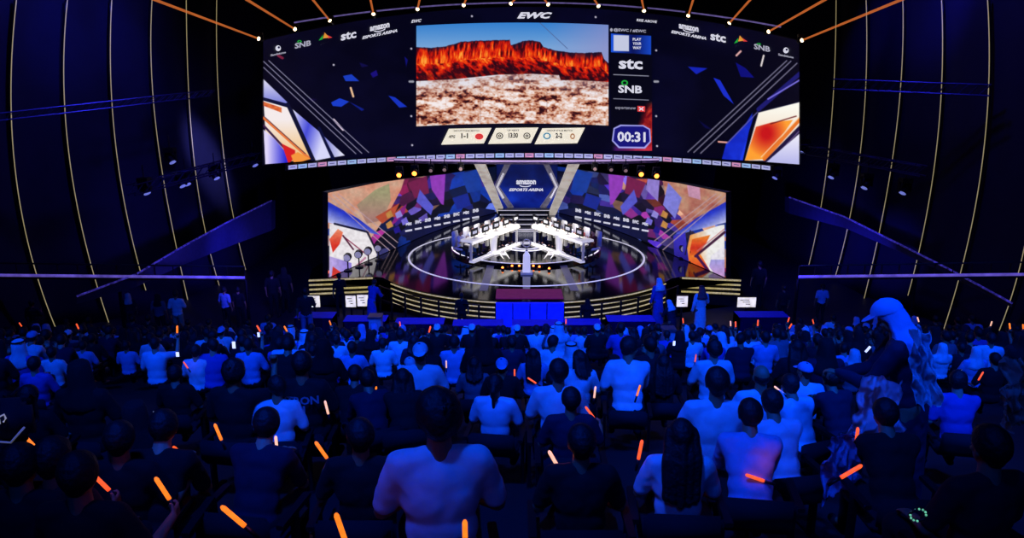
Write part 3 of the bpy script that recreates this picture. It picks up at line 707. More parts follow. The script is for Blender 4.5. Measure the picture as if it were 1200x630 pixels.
def ring(c, r, w, z, name, m, par):
    bm = NB(); n = 96
    A = [[bm.verts.new((c[0]+(r+dr)*math.cos(2*PI*k/n), c[1]+(r+dr)*math.sin(2*PI*k/n), z+dz)) for k in range(n)] for dr, dz in ((-w, 0), (-w, .012), (w, .012), (w, 0))]
    for j in range(3):
        for k in range(n): bm.faces.new((A[j][k], A[j][(k+1) % n], A[j+1][(k+1) % n], A[j+1][k]))
    o = obj(name, bm, m); reparent(o, par); return o
ring((CX, 33.6), 5.35, .045, ZD, 'outer_ring_light', WR, stage)
bm = NB(); lathe(bm, [(3.55, 0), (3.55, .14), (3.5, .15), (0, .15)], (CX, 34.7, ZD), 72); reparent(obj('inner_platform', bm, DECK), stage)
ring((CX, 34.7), 3.46, .04, ZD+.15, 'inner_ring_light', WR, stage)
ring((CX, 34.6), .95, .05, ZD+.15, 'floor_emblem', WR, stage); ring((CX, 34.6), .6, .12, ZD+.15, 'floor_emblem', mat('emblem_dim', (150, 150, 165), emit=.35), stage)
bm = NB(); box(bm, (CX, 27.15, ZD+.015), (2.5, 1.25, .03)); reparent(obj('red_mat', bm, mat('magenta_mat', (150, 40, 80), .8, emit=.25)), stage)
bm = NB(); box(bm, (CX, 26.12, .72), (2.5, .12, .92)); reparent(obj('blue_panel', bm, mat('blue_panel', (10, 30, 235), .6, emit=.55, var=.25)), stage)
bm = NB()
for x in (-1.25, -.62, 0, .62, 1.25): box(bm, (CX+x, 26.04, .72), (.03, .04, .92))
reparent(obj('panel_frame', bm, BLACK), stage)
for sx in (-1, 1):                                         # pale bands painted on the deck as reflections of the portal legs
    bm = NB(); a = Vector((CX+sx*1.75, 27.6, ZD+.006)); b = Vector((CX+sx*1.1, 42, ZD+.006)); d = Vector((.16, 0, 0))
    bm.faces.new([bm.verts.new(p) for p in (a-d, a+d, b+d, b-d)]); reparent(obj('leg_reflection', bm, mat('leg_reflection_grey', (120, 115, 125), .3, emit=.06)), stage)
tag(stage, 'round glossy black stage with glowing rings and light lined front', 'stage')
# portal: legs, chevrons and blue screen
PLEG = mat('portal_leg_white', (215, 205, 195), .5, emit=.55, var=.25, scale=2)  # legs glow a little in place of the white stage light on them
root = empty('stage_portal', (CX, 43, ZD))
for s in (0, 1):
    mx = (lambda x: x) if s == 0 else (lambda x: 1235-x)
    bm = NB(); t0 = [P(mx(555), 191, 37.2), P(mx(568), 191, 37.2)]; b0 = [P(mx(584), 252, 43.3), P(mx(592.5), 252, 43.3)]
    prism(bm, [t0[0], t0[1], b0[1], b0[0]], (0, .45, 0)); reparent(obj('leg', bm, PLEG), root)
    bm = NB(); prism(bm, [P(mx(x), y, 42.8) for x, y in ((592, 191), (599, 191), (585, 219), (579, 219))], (0, .3, 0)); prism(bm, [P(mx(x), y, 42.8) for x, y in ((579, 219), (585, 219), (602, 243), (596, 245))], (0, .3, 0)); reparent(obj('chevron', bm, mat('chevron_grey', (150, 145, 165), .4, emit=.25, var=.3)), root)
    bm = NB(); tube(bm, [P(mx(x), y, 42.6) for x, y in ((590, 203), (582.5, 219), (590, 232))], .07, 6); reparent(obj('light_line', bm, WSTRIP), root)
def paint_hex(X, Y):
    return lerp((8, 18, 95), (15, 45, 160), fbm(X/12, Y/9, 6)*1.4-.2)*(.7+.5*np.exp(-((Y-232)/14)**2))[:, None]
SH = Surf(lambda x: 45.0+0*np.asarray(x))
d = screen_mesh('display', SH, lambda x: 191, lambda x: 244, 581, 654, 60, 40, paint_hex, 0, SCR2, None); reparent(d, root)
bm = NB(); box(bm, (0, 0, 0), (3.9, .3, 3.2)); o = obj('cabinet', bm, BLACKP); o.location = SH(617.5, 217, -.3); reparent(o, root)
bm = NB(); put_text(bm, SH, 'amazon', 616.5, 213.5, 23, 5, 0, 0, .04, .1); put_text(bm, SH, 'ESPORTS ARENA', 616.5, 222.2, 40, 3.4, 0, .3, .04, .1)
for k in range(10):
    a = .35+k*(PI-.7)/10; b = .35+(k+1)*(PI-.7)/10; f = lambda t: (615.5-7*math.cos(t), 216.2+2.4*math.sin(t)); put_line(bm, SH, f(a), f(b), .9, .1, 1)
reparent(obj('lettering', bm, UW), root)
tag(root, 'white slanted legs framing a blue hexagonal screen at the back of stage', 'portal')
# stairs at the back
root = empty('stage_stair', (CX, 39, ZD))
for k in range(5):
    bm = NB(); box(bm, (0, k*.75+.2, .06+k*.06), (1.9+.25*k, .8, .12+.12*k)); reparent2 = obj('step', bm, mat('step_black', (22, 20, 26), .3), root)
    bm = NB(); box(bm, (0, k*.75-.21, .115+.12*k), (1.9+.25*k, .03, .03)); q = obj('step_light', bm, WR, reparent2)
tag(root, 'low wide stair with lit step edges at the back of the stage', 'stair')
# --- desks
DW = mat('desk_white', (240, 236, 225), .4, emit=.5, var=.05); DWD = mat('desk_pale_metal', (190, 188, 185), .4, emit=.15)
A0 = Vector((-1.96, 31.5, 0)); B0 = Vector((.29, 35.5, 0))
PLAYSPOTS = []
for s in (0, 1):
    a = A0.copy(); b = B0.copy()
    if s: a.x = 2*CX-a.x; b.x = 2*CX-b.x
    c = (a+b)/2; ang = math.atan2(b.y-a.y, b.x-a.x); L = (b-a).length; z0 = ZD+.15
    root = empty('player_desk', (c.x, c.y, z0), ang); back = 1 if s == 0 else -1     # local +y/-y points to the players
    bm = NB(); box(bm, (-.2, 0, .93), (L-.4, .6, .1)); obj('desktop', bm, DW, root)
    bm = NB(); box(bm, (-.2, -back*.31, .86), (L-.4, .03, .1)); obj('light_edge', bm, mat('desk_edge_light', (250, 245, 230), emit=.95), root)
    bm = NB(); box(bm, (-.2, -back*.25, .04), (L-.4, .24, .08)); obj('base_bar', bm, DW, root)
    for lx, w in ((-L/2+.06, .08), (-L*.12+.2, .3), (L/2-.5, .08)):
        bm = NB()
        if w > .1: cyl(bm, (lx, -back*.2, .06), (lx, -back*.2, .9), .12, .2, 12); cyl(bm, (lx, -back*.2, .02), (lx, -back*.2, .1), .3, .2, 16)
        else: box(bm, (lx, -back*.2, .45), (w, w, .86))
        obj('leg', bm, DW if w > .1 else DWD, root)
    for k in range(9): bm = NB(); box(bm, (-L/2+.5+k*L/10, back*.1, .5+.1*(k % 3)), (.14, .12, .3)); bmesh.ops.bevel(bm, geom=bm.edges[:], offset=.012); obj('cable_box', bm, DWD, root)
    tag(root, 'long bright white player desk on the %s half of the stage' % ('left', 'right')[s], 'desk', 'player desks')
    u = (b-a).normalized(); nrm = Vector((-u.y, u.x, 0))*back
    for k in range(5):
        p = a+u*L*(k+.5)/5; PLAYSPOTS.append((s, k, p+nrm*.62, math.atan2(-nrm.y, -nrm.x)-PI/2))
        # monitor
        r2 = empty('monitor', (p.x-nrm.x*.12, p.y-nrm.y*.12, z0+.98), math.atan2(-nrm.y, -nrm.x)-PI/2)
        bm = NB(); box(bm, (0, 0, .28), (.54, .035, .32)); obj('display', bm, BLACKP, r2)
        bm = NB(); box(bm, (0, .025, .28), (.3, .02, .12)); obj('back_badge', bm, mat('badge_white', (230, 230, 230), emit=.5), r2)
        bm = NB(); box(bm, (0, 0, .07), (.05, .03, .14)); box(bm, (0, 0, .008), (.24, .18, .016)); obj('stand', bm, DWD, r2)
        tag(r2, 'game monitor on the %s player desk, %s from the front end' % (('left', 'right')[s], ['first', 'second', 'third', 'fourth', 'fifth'][k]), 'monitor', 'monitors on the player desks')
# trophy pedestal
p = PZ(617, 320, ZD)
root = empty('trophy_pedestal', p)
bm = NB(); box(bm, (0, 0, .04), (.5, .5, .08)); obj('plinth', bm, DWD, root)
bm = NB(); bmesh.ops.create_cone(bm, cap_ends=True, segments=4, radius1=.23, radius2=.2, depth=.68, matrix=Matrix.Translation((0, 0, .42)) @ Matrix.Rotation(PI/4, 4, 'Z')); obj('column', bm, DW, root)
bm = NB(); bmesh.ops.create_cone(bm, cap_ends=True, segments=4, radius1=.2, radius2=.03, depth=.2, matrix=Matrix.Translation((0, 0, .86)) @ Matrix.Rotation(PI/4, 4, 'Z')); obj('cap', bm, DW, root)
tag(root, 'slim white pedestal standing at the stage centre in front of the desks', 'pedestal')
root = empty('trophy', p+Vector((0, 0, .95)))
bm = NB(); tr = [(.05, 0), (.06, .03), (.02, .07), (.02, .14), (.06, .18)]; lathe(bm, tr, (0, 0, 0), 16); obj('stem', bm, STEEL, root, True)
bm = NB(); n = 28
tube(bm, [Vector((.16*math.cos(2*PI*k/n), 0, .33+.16*math.sin(2*PI*k/n))) for k in range(n)], .03, 8, True); obj('hoop', bm, mat('trophy_silver', (210, 210, 215), .2, .8, emit=.15), root, True)
tag(root, 'silver hoop shaped trophy on the slim white pedestal', 'trophy')
for i, (x, y) in enumerate(((589, 316), (600, 314), (608.5, 314), (625, 314), (632, 315), (643.5, 317))):  # small amber caps imitate reflections of the hanging lamps in the deck
    r = empty('glint', PZ(x, y, ZD)); bm = NB(); lathe(bm, [(.07, 0), (.07, .06), (.05, .08)], seg=12); obj('housing', bm, BLACKP, r); bm = NB(); lathe(bm, [(.045, .08), (.05, .1), (.03, .14), (0, .15)], seg=12); obj('lamp', bm, ORL, r, True)
    tag(r, 'small amber footlight of a hanging lamp, modelled on the glossy stage, %s from the left' % ['first', 'second', 'third', 'fourth', 'fifth', 'sixth'][i], 'glint', 'amber lamp reflections modelled before the desks')
# ramps with white rails by the desks
for s in (0, 1):
    mx = (lambda x: x) if s == 0 else (lambda x: 1235-x)
    r = empty('desk_ramp', PZ(mx(593), 304, ZD)); bm = NB(); a = PZ(mx(588), 296, ZD+.16)-r.location; b = PZ(mx(597), 310, ZD+.03)-r.location
    beam(bm, a, b, .3, .05); obj('ramp_board', bm, DWD, r); bm = NB(); beam(bm, a+Vector((.14, 0, .05)), b+Vector((.14, 0, .05)), .03, .05); beam(bm, a+Vector((-.14, 0, .05)), b+Vector((-.14, 0, .05)), .03, .05); obj('ramp_edge', bm, DW, r)
    tag(r, 'little pale ramp in front of the %s player desk' % ('left', 'right')[s], 'ramp', 'desk ramps')
# lights standing on the stage wings
for i, (x, y, lb) in enumerate(((408, 311, 'leftmost'), (421, 307, 'second'), (432, 303, 'third'), (444, 299, 'fourth'))):
    r = empty('stage_camera', PZ(x, y+6, ZD)); bm = NB()
    cyl(bm, (0, 0, .02), (0, 0, .5), .03, .03, 8); lathe(bm, [(.18, 0), (.18, .05), (.05, .09)], seg=14); obj('stand', bm, BLACKP, r)
    bm = NB(); cyl(bm, (0, .1, .6), (0, -.12, .58), .17, .17, 16); obj('drum', bm, BLACKP, r); bm = NB(); cyl(bm, (0, -.12, .58), (0, -.14, .58), .14, .14, 16); obj('face', bm, mat('pale_lamp_face', (190, 185, 190), emit=.3), r)
    r.name = 'drum_light'; tag(r, 'round drum light on stand before the left stage screen, %s from the left' % lb, 'stage light', 'drum lights on the left wing')
for i, (x, y, lb) in enumerate(((800, 299, 'inner'), (812, 303, 'middle'), (824, 306, 'outer'))):
    r = empty('drum_light', PZ(x, y+4, ZD)); bm = NB()
    cyl(bm, (0, 0, .02), (0, 0, .4), .03, .03, 8); lathe(bm, [(.18, 0), (.18, .05), (.05, .09)], seg=14); obj('stand', bm, BLACKP, r)
    bm = NB(); cyl(bm, (0, .1, .5), (0, -.12, .48), .17, .17, 16); obj('drum', bm, BLACKP, r); bm = NB(); cyl(bm, (0, -.12, .48), (0, -.14, .48), .14, .14, 16); obj('face', bm, mat('pale_lamp_face', (190, 185, 190), emit=.3), r)
    tag(r, '%s round drum light on stand before the right stage screen' % lb, 'stage light', 'drum lights on the right wing')
# --- barrier in front of stage
root = empty('crowd_barrier', (CX, CY-7.7, 0)); RB = 7.6
for k, a in enumerate(list(range(-50, -11, 6))+list(range(14, 53, 6))):
    a = math.radians(a); q = Vector((RB*math.sin(a), 7.7-RB*math.cos(a), 0)); bm = NB(); box(bm, q+Vector((0, 0, .62)), (.07, .07, 1.24)); box(bm, q+Vector((0, 0, .03)), (.3, .3, .05)); obj('post', bm, BLACK, root)
for lo, hi in ((-50, -13), (14, 51)):
    for z in (1.22, .7):
        bm = NB(); tube(bm, [Vector((RB*math.sin(math.radians(a)), 7.7-RB*math.cos(math.radians(a)), z)) for a in range(lo, hi, 3)], .022, 6); obj('rail', bm, BLACK, root)
tag(root, 'black post and rail barrier curving round the stage front', 'barrier')
# blue clothed tables below the stage
BCL = mat('blue_tablecloth', (30, 50, 200), .8, emit=0, bump=.2)
TAB = [(402, 452, 376, 24.6, 'far left'), (462, 520, 379, 24.3, 'left'), (530, 590, 381, 24.2, 'left of centre'), (600, 655, 381, 24.2, 'centre'), (662, 705, 380, 24.3, 'right of centre'), (712, 768, 376, 24.6, 'right'), (345, 390, 372, 25, 'leftmost by the aisle'), (866, 925, 371, 25, 'rightmost')]
for x0, x1, y, Y, lb in TAB:
    a = P(x0, y, Y); b = P(x1, y, Y); w = b.x-a.x; r = empty('covered_table', ((a.x+b.x)/2, Y+.3, 0)); z = min(a.z, 1.1)
    bm = NB(); box(bm, (0, 0, z-.02), (w, .7, .05)); obj('tabletop', bm, BCL, r)
    bm = NB(); n = 36
    loop = [(-w/2+w*i/n, -.36, .025*math.sin(i*2.1)) for i in range(n+1)]+[(w/2, -.36+.72*i/6, 0) for i in range(1, 6)]+[(w/2-w*i/n, .36, .025*math.sin(i*2.1)) for i in range(n+1)]+[(-w/2, .36-.72*i/6, 0) for i in range(1, 6)]
    V = [[bm.verts.new((x_, y_+d_*(1-j), .03+(z-.03)*j)) for j in (0, 1)] for x_, y_, d_ in loop]
    for i in range(len(V)): k2 = (i+1) % len(V); bm.faces.new((V[i][0], V[k2][0], V[k2][1], V[i][1]))
    bmesh.ops.solidify(bm, geom=bm.faces, thickness=.012)
    obj('cloth_skirt', bm, BCL, r, True)
    tag(r, 'long table with blue pleated cloth below the stage, %s one' % lb, 'table', 'blue clothed tables below the stage')
# info monitors beyond the crowd
MW = mat('lit_white_screen', (235, 225, 200), emit=1.0, var=.25, scale=5)
for x, y, w, h, Y, lb in ((368, 353, 14, 14, 26.5, 'leftmost'), (411, 353, 12, 14, 26.5, 'second from left'), (425, 352, 13, 14, 26.5, 'third from left'), (799.5, 353, 13, 13, 26.5, 'right of the stage'), (875, 354, 22, 12, 26.5, 'rightmost')):
    c = P(x, y, Y); W = w*Y/F*1.02; Hh = h*Y/F*1.02; r = empty('confidence_monitor', (c.x, c.y, 0))
    bm = NB(); box(bm, (0, .04, c.z), (W+.06, .06, Hh+.06)); obj('case', bm, BLACKP, r)
    bm = NB(); box(bm, (0, 0, c.z), (W, .02, Hh)); s_ = obj('display', bm, MW, r)
    bm = NB()
    for k in range(3): box(bm, (W*(-.12+.1*k), -.012, c.z+Hh*(.25-.22*k)), (W*(.5-.12*k), .006, Hh*.07))
    obj('display_print', bm, mat('grey_print', (110, 105, 95), emit=.3), s_)
    bm = NB(); box(bm, (0, .06, c.z/2), (.06, .06, c.z)); box(bm, (0, .05, .02), (.5, .4, .04)); obj('stand', bm, BLACK, r)
    tag(r, 'small bright white monitor on a stand beyond the crowd, %s' % lb, 'monitor', 'bright monitors beyond the crowd')
# white pedestals
for x0, x1, y0, y1, Y, lb in ((433, 447, 370, 396, 22.5, 'tall pale pedestal box rising from the crowd left of the stage centre'), (777, 790, 385, 416, 17, 'tall pale pedestal box rising from the crowd right of the stage')):
    a = P(x0, y0, Y); b = P(x1, y0, Y); r = empty('pedestal_box', ((a.x+b.x)/2, Y, 0)); w = b.x-a.x; zb = max(0, tread(Y))
    bm = NB(); box(bm, (0, 0, (a.z+zb)/2-.3), (w, w, a.z-zb+.5)); bmesh.ops.bevel(bm, geom=bm.edges, offset=.01); obj('body', bm, mat('pedestal_pale', (170, 175, 190), .6, emit=0), r)
    bm = NB(); box(bm, (0, 0, a.z), (w+.06, w+.06, .06)); obj('top_plate', bm, STEEL, r)
    tag(r, lb, 'pedestal')
# ================================================================== PEOPLE
from mathutils import noise as mn
def cap(bm, a, b, ra, rb, seg=12):
    a = Vector(a); b = Vector(b); sph(bm, a, ra, seg, 8); sph(bm, b, rb, seg, 8)
    if (b-a).length > 1e-4: cyl(bm, a, b, ra, rb, seg)
def organic(name, bm, voxel, smooth=4, dec=None, rough=0):
    me = bpy.data.meshes.new('tmp'); bm.to_mesh(me); bm.free()
    o = bpy.data.objects.new('tmp', me); WCOL.objects.link(o)
    r = o.modifiers.new('r', 'REMESH'); r.mode = 'VOXEL'; r.voxel_size = voxel; r.adaptivity = 0
    s = o.modifiers.new('s', 'SMOOTH'); s.iterations = smooth; s.factor = .5
    if dec: d = o.modifiers.new('d', 'DECIMATE'); d.ratio = dec
    dg = wdg()
    out = bpy.data.meshes.new_from_object(o.evaluated_get(dg)); out.name = name
    bpy.data.objects.remove(o); bpy.data.meshes.remove(me)
    if rough:
        co = np.empty(len(out.vertices)*3); out.vertices.foreach_get('co', co); co = co.reshape(-1, 3)
        for v, c in zip(out.vertices, co):
            p = Vector(c); v.co = p + v.normal*rough*(mn.noise(p*7)+.6*mn.noise(p*17+Vector((3, 1, 2))))
    out.polygons.foreach_set('use_smooth', [True]*len(out.polygons)); out.materials.clear(); out.materials.append(None)
    return out
def hand(bm, W, d, n, a, curl):
    """palm + five fingers.  W wrist, d towards the fingers, n palm normal (side they curl to), a towards the thumb"""
    W = Vector(W); d = Vector(d).normalized(); n = Vector(n); n = (n-d*n.dot(d)).normalized(); a2 = n.cross(d); a = a2 if a2.dot(Vector(a)) > 0 else -a2
    for k in range(4):
        s = (.028, .010, -.009, -.027)[k]; cap(bm, W+a*s*.55+d*.01, W+a*s+d*.078, .014, .0105, 8)
    for k in range(4):
        s = (.030, .011, -.009, -.028)[k]; L = (.036, .041, .038, .029)[k]; p = W+a*s+d*.08; ang = curl*.5; r = .0085
        for j in range(3):
            dirv = d*math.cos(ang)+n*math.sin(ang); q = p+dirv*L*(1-.22*j); cap(bm, p, q, r, r*.92, 8); p = q; r *= .92; ang += curl
    t0 = W+a*.024+d*.02; t1 = t0+(a*.75+d*.6+n*.35).normalized()*.036; t2 = t1+(a*.15+d*.7+n*(.3+.4*curl)-a*.3*curl).normalized()*.03; cap(bm, t0, t1, .0125, .010, 8); cap(bm, t1, t2, .010, .008, 8)
HEADC = Vector((0, .02, .70))
def make_pose(name, stand=False, lean=0, L=None, Rr=None, turn=0, nod=0, hr=(0, 0), curlL=.5, curlR=.5, gown=False):
    """L / Rr: (elbow, wrist, hand_dir, palm_normal, thumb_side) in person space"""
    hz = .93 if stand else .50
    R = Matrix.Rotation(-math.radians(lean), 3, 'X'); hip = Vector((0, 0, hz))
    U = lambda x, y, z: hip+R @ Vector((x, y, z))
    sh = {-1: U(-.175, 0, .49), 1: U(.175, 0, .49)}
    if stand: legs = {s: [Vector((s*.095, 0, hz)), Vector((s*.11, .03, .5)), Vector((s*.12, -.01, .08)), Vector((s*.14, .16, .035))] for s in (-1, 1)}
    else: legs = {s: [Vector((s*.10, 0, hz)), Vector((s*.15, .43, .50)), Vector((s*.15, .42, .09)), Vector((s*.17, .60, .035))] for s in (-1, 1)}
    def torso(bm, e):
        def el(c, r):
            sph(bm, U(*c), (r[0]+e, r[1]+e, r[2]+e), 20, 14, R.to_euler())
        el((0, .0, .03), (.165, .115, .11)); el((0, .0, .17), (.150+.6*e, .104, .15)); el((0, .0, .33), (.175, .108, .17)); el((0, -.005, .43), (.165, .095, .10))
        for s in (-1, 1):
            cap(bm, U(s*.05, -.01, .52), U(s*.165, 0, .485), .045+e, .058+e)
            cap(bm, U(s*.10, .0, .36), U(s*.165, 0, .47), .07+e, .062+e)
    HM = Matrix.Translation(U(*HEADC)) @ (Matrix.Rotation(-math.radians(lean*.35), 4, 'X') @ Matrix.Rotation(math.radians(turn), 4, 'Z') @ Matrix.Rotation(-math.radians(nod), 4, 'X'))
    def head(bm):
        def el(c, r): sph(bm, HM @ Vector(c), r, 20, 14, HM.to_3x3().to_euler())
        el((0, -.005, .02), (.075, .092, .092)); el((0, .02, -.045), (.058, .062, .062)); el((0, .048, -.078), (.03, .026, .022)); el((0, .078, .012), (.045, .016, .012))
        cap(bm, HM @ Vector((0, .088, .0)), HM @ Vector((0, .106, -.028)), .008, .013, 8)
        el((0, .082, -.058), (.024, .010, .006)); el((0, .078, -.068), (.02, .010, .006))
        for s in (-1, 1): el((s*.077, -.005, -.012), (.010, .020, .032)); el((s*.038, .062, -.028), (.02, .018, .016))
        cap(bm, U(0, -.005, .50), HM @ Vector((0, -.015, -.05)), .062, .054)
    def arm(bm, s, e, upto=1.0, full=True):
        el_, w = Vector(A[s][0]), Vector(A[s][1])
        if upto < 1: cap(bm, sh[s], sh[s].lerp(el_, upto), .055+e, .047+e); return
        cap(bm, sh[s], el_, .053+e, .041+e)
        if full: cap(bm, el_, w, .040+e, .026+e)
    A = {-1: L, 1: Rr}
    out = {}
    vox = .0072
    bm = NB(); torso(bm, 0); head(bm)
    for s in (-1, 1):
        arm(bm, s, 0); e_, w_, d_, n_, a_ = A[s]; hand(bm, w_, d_, n_, a_, curlL if s < 0 else curlR)
        l = legs[s]; cap(bm, l[0], l[1], .085, .058); cap(bm, l[1], l[2], .056, .038); cap(bm, l[2], l[3], .036, .03)
    out['body'] = organic(name+'_body', bm, vox, 3)
    if gown:
        bm = NB(); torso(bm, .014)
        for s in (-1, 1): arm(bm, s, .022)
        prof = [(.17, .13, hz), (.185, .15, hz-.2), (.2, .16, hz-.45), (.22, .17, .1)]
        rings = []
        for rx, ry, z in prof: rings.append([bm.verts.new((rx*math.cos(2*PI*k/28), ry*math.sin(2*PI*k/28), z)) for k in range(28)])
        for a, b in zip(rings, rings[1:]):
            for k in range(28): bm.faces.new((a[k], a[(k+1) % 28], b[(k+1) % 28], b[k]))
        bm.faces.new(rings[0]); bm.faces.new(rings[-1])
        out['top'] = organic(name+'_robe', bm, .016, 5, None, .012); out['topname'] = 'robe'
    else:
        bm = NB(); torso(bm, .014)
        for s in (-1, 1): arm(bm, s, .016, .82)
        out['top'] = organic(name+'_shirt', bm, .012, 14, None, .009); out['topname'] = 'shirt'
    bm = NB(); sph(bm, U(0, 0, .02), (.178, .128, .12), 18, 12)
    for s in (-1, 1): l = legs[s]; cap(bm, l[0], l[1], .094, .068); cap(bm, l[1], l[2]+Vector((0, 0, .02)), .067, .05)
    out['trousers'] = organic(name+'_trousers', bm, .014, 4, None, .006)
    out['shoe'] = []
    for s in (-1, 1):
        l = legs[s]; bm = NB(); cap(bm, l[2]+Vector((0, -.02, -.035)), l[3]+Vector((0, 0, .01)), .045, .04); out['shoe'].append(organic(name+'_shoe', bm, .014, 3, .4))
    out['head'] = HM
    out['eye'] = []
    for s in (-1, 1):
        bm = NB(); sph(bm, HM @ Vector((s*.03, .071, .0)), (.012, .008, .006), 10, 8); me = bpy.data.meshes.new(name+'_eye'); bm.to_mesh(me); bm.free(); me.materials.append(None); out['eye'].append(me)
    out['fist'] = {s: (Vector(A[s][1])+Vector(A[s][2]).normalized()*.085+Vector(A[s][3]).normalized()*.024) for s in (-1, 1)}
    out['lo'] = {}
    return out
def mirror(a):
    return tuple(Vector((-v[0], v[1], v[2])) for v in a)
restR = ((.27, .07, .76-.04), (.15, .30, .63), (-.2, 1, -.1), (0, 0, -1), (-1, 0, 0))
holdR = ((.29, .03, .74), (.32, .27, .80), (0, 1, .12), (-1, 0, 0), (0, 0, 1))
upR = ((.30, .20, .96), (.27, .33, 1.18), (0, .15, 1), (0, -1, .1), (-1, 0, 0))
phR = ((.24, .14, .80), (.10, .34, .95), (-.15, .6, .8), (-.3, -1, .2), (-1, 0, 0))
leanR = ((.20, .40, .62), (.07, .52, .74), (-.5, .6, .4), (-.6, -.3, -.5), (0, 0, 1))
sHang = ((.25, -.03, 1.14), (.26, .06, .90), (0, .1, -1), (-1, 0, 0), (0, 1, 0))
sPh = ((.25, .06, 1.16), (.10, .30, 1.28), (-.2, .6, .7), (-.2, -1, .2), (-1, 0, 0))
sUp = ((.29, .14, 1.36), (.27, .24, 1.60), (0, .1, 1), (0, -1, 0), (-1, 0, 0))
POSES = {
 'rest': make_pose('rest', L=mirror(restR), Rr=restR),
 'rest_left': make_pose('rest_left', L=mirror(restR), Rr=restR, turn=38, lean=6),
 'lean': make_pose('lean', lean=24, L=mirror(leanR), Rr=leanR, nod=-8),
 'lean_right': make_pose('lean_right', lean=12, L=mirror(restR), Rr=leanR, turn=-35, nod=10),
 'holdR': make_pose('holdR', L=mirror(restR), Rr=holdR, curlR=1.35),
 'holdL': make_pose('holdL', L=mirror(holdR), Rr=restR, curlL=1.35, turn=12),
 'raise': make_pose('raise', L=mirror(restR), Rr=upR, curlR=1.3, lean=4),
 'phone': make_pose('phone', L=mirror(phR), Rr=phR, curlL=.8, curlR=.8, nod=6),
 'stand': make_pose('stand', True, L=mirror(sHang), Rr=sHang),
 'stand_phone': make_pose('stand_phone', True, L=mirror(sHang), Rr=sPh, curlR=.9, nod=8, turn=10),
 'robe': make_pose('robe', True, L=mirror(sHang), Rr=sPh, curlR=.8, nod=12, gown=True),
 'robe_bend': make_pose('robe_bend', True, lean=16, L=((-.22, .30, 1.10), (-.10, .52, 1.12), (.2, 1, 0), (0, 0, -1), (1, 0, 0)), Rr=((.22, .30, 1.10), (.10, .50, 1.05), (-.2, 1, 0), (0, 0, -1), (-1, 0, 0)), curlL=.9, curlR=.9, nod=22, gown=True),
}
def decim(me, ratio):
    o = bpy.data.objects.new('t', me); WCOL.objects.link(o); d = o.modifiers.new('d', 'DECIMATE'); d.ratio = ratio
    dg = wdg(); out = bpy.data.meshes.new_from_object(o.evaluated_get(dg)); bpy.data.objects.remove(o)
    out.polygons.foreach_set('use_smooth', [True]*len(out.polygons)); return out
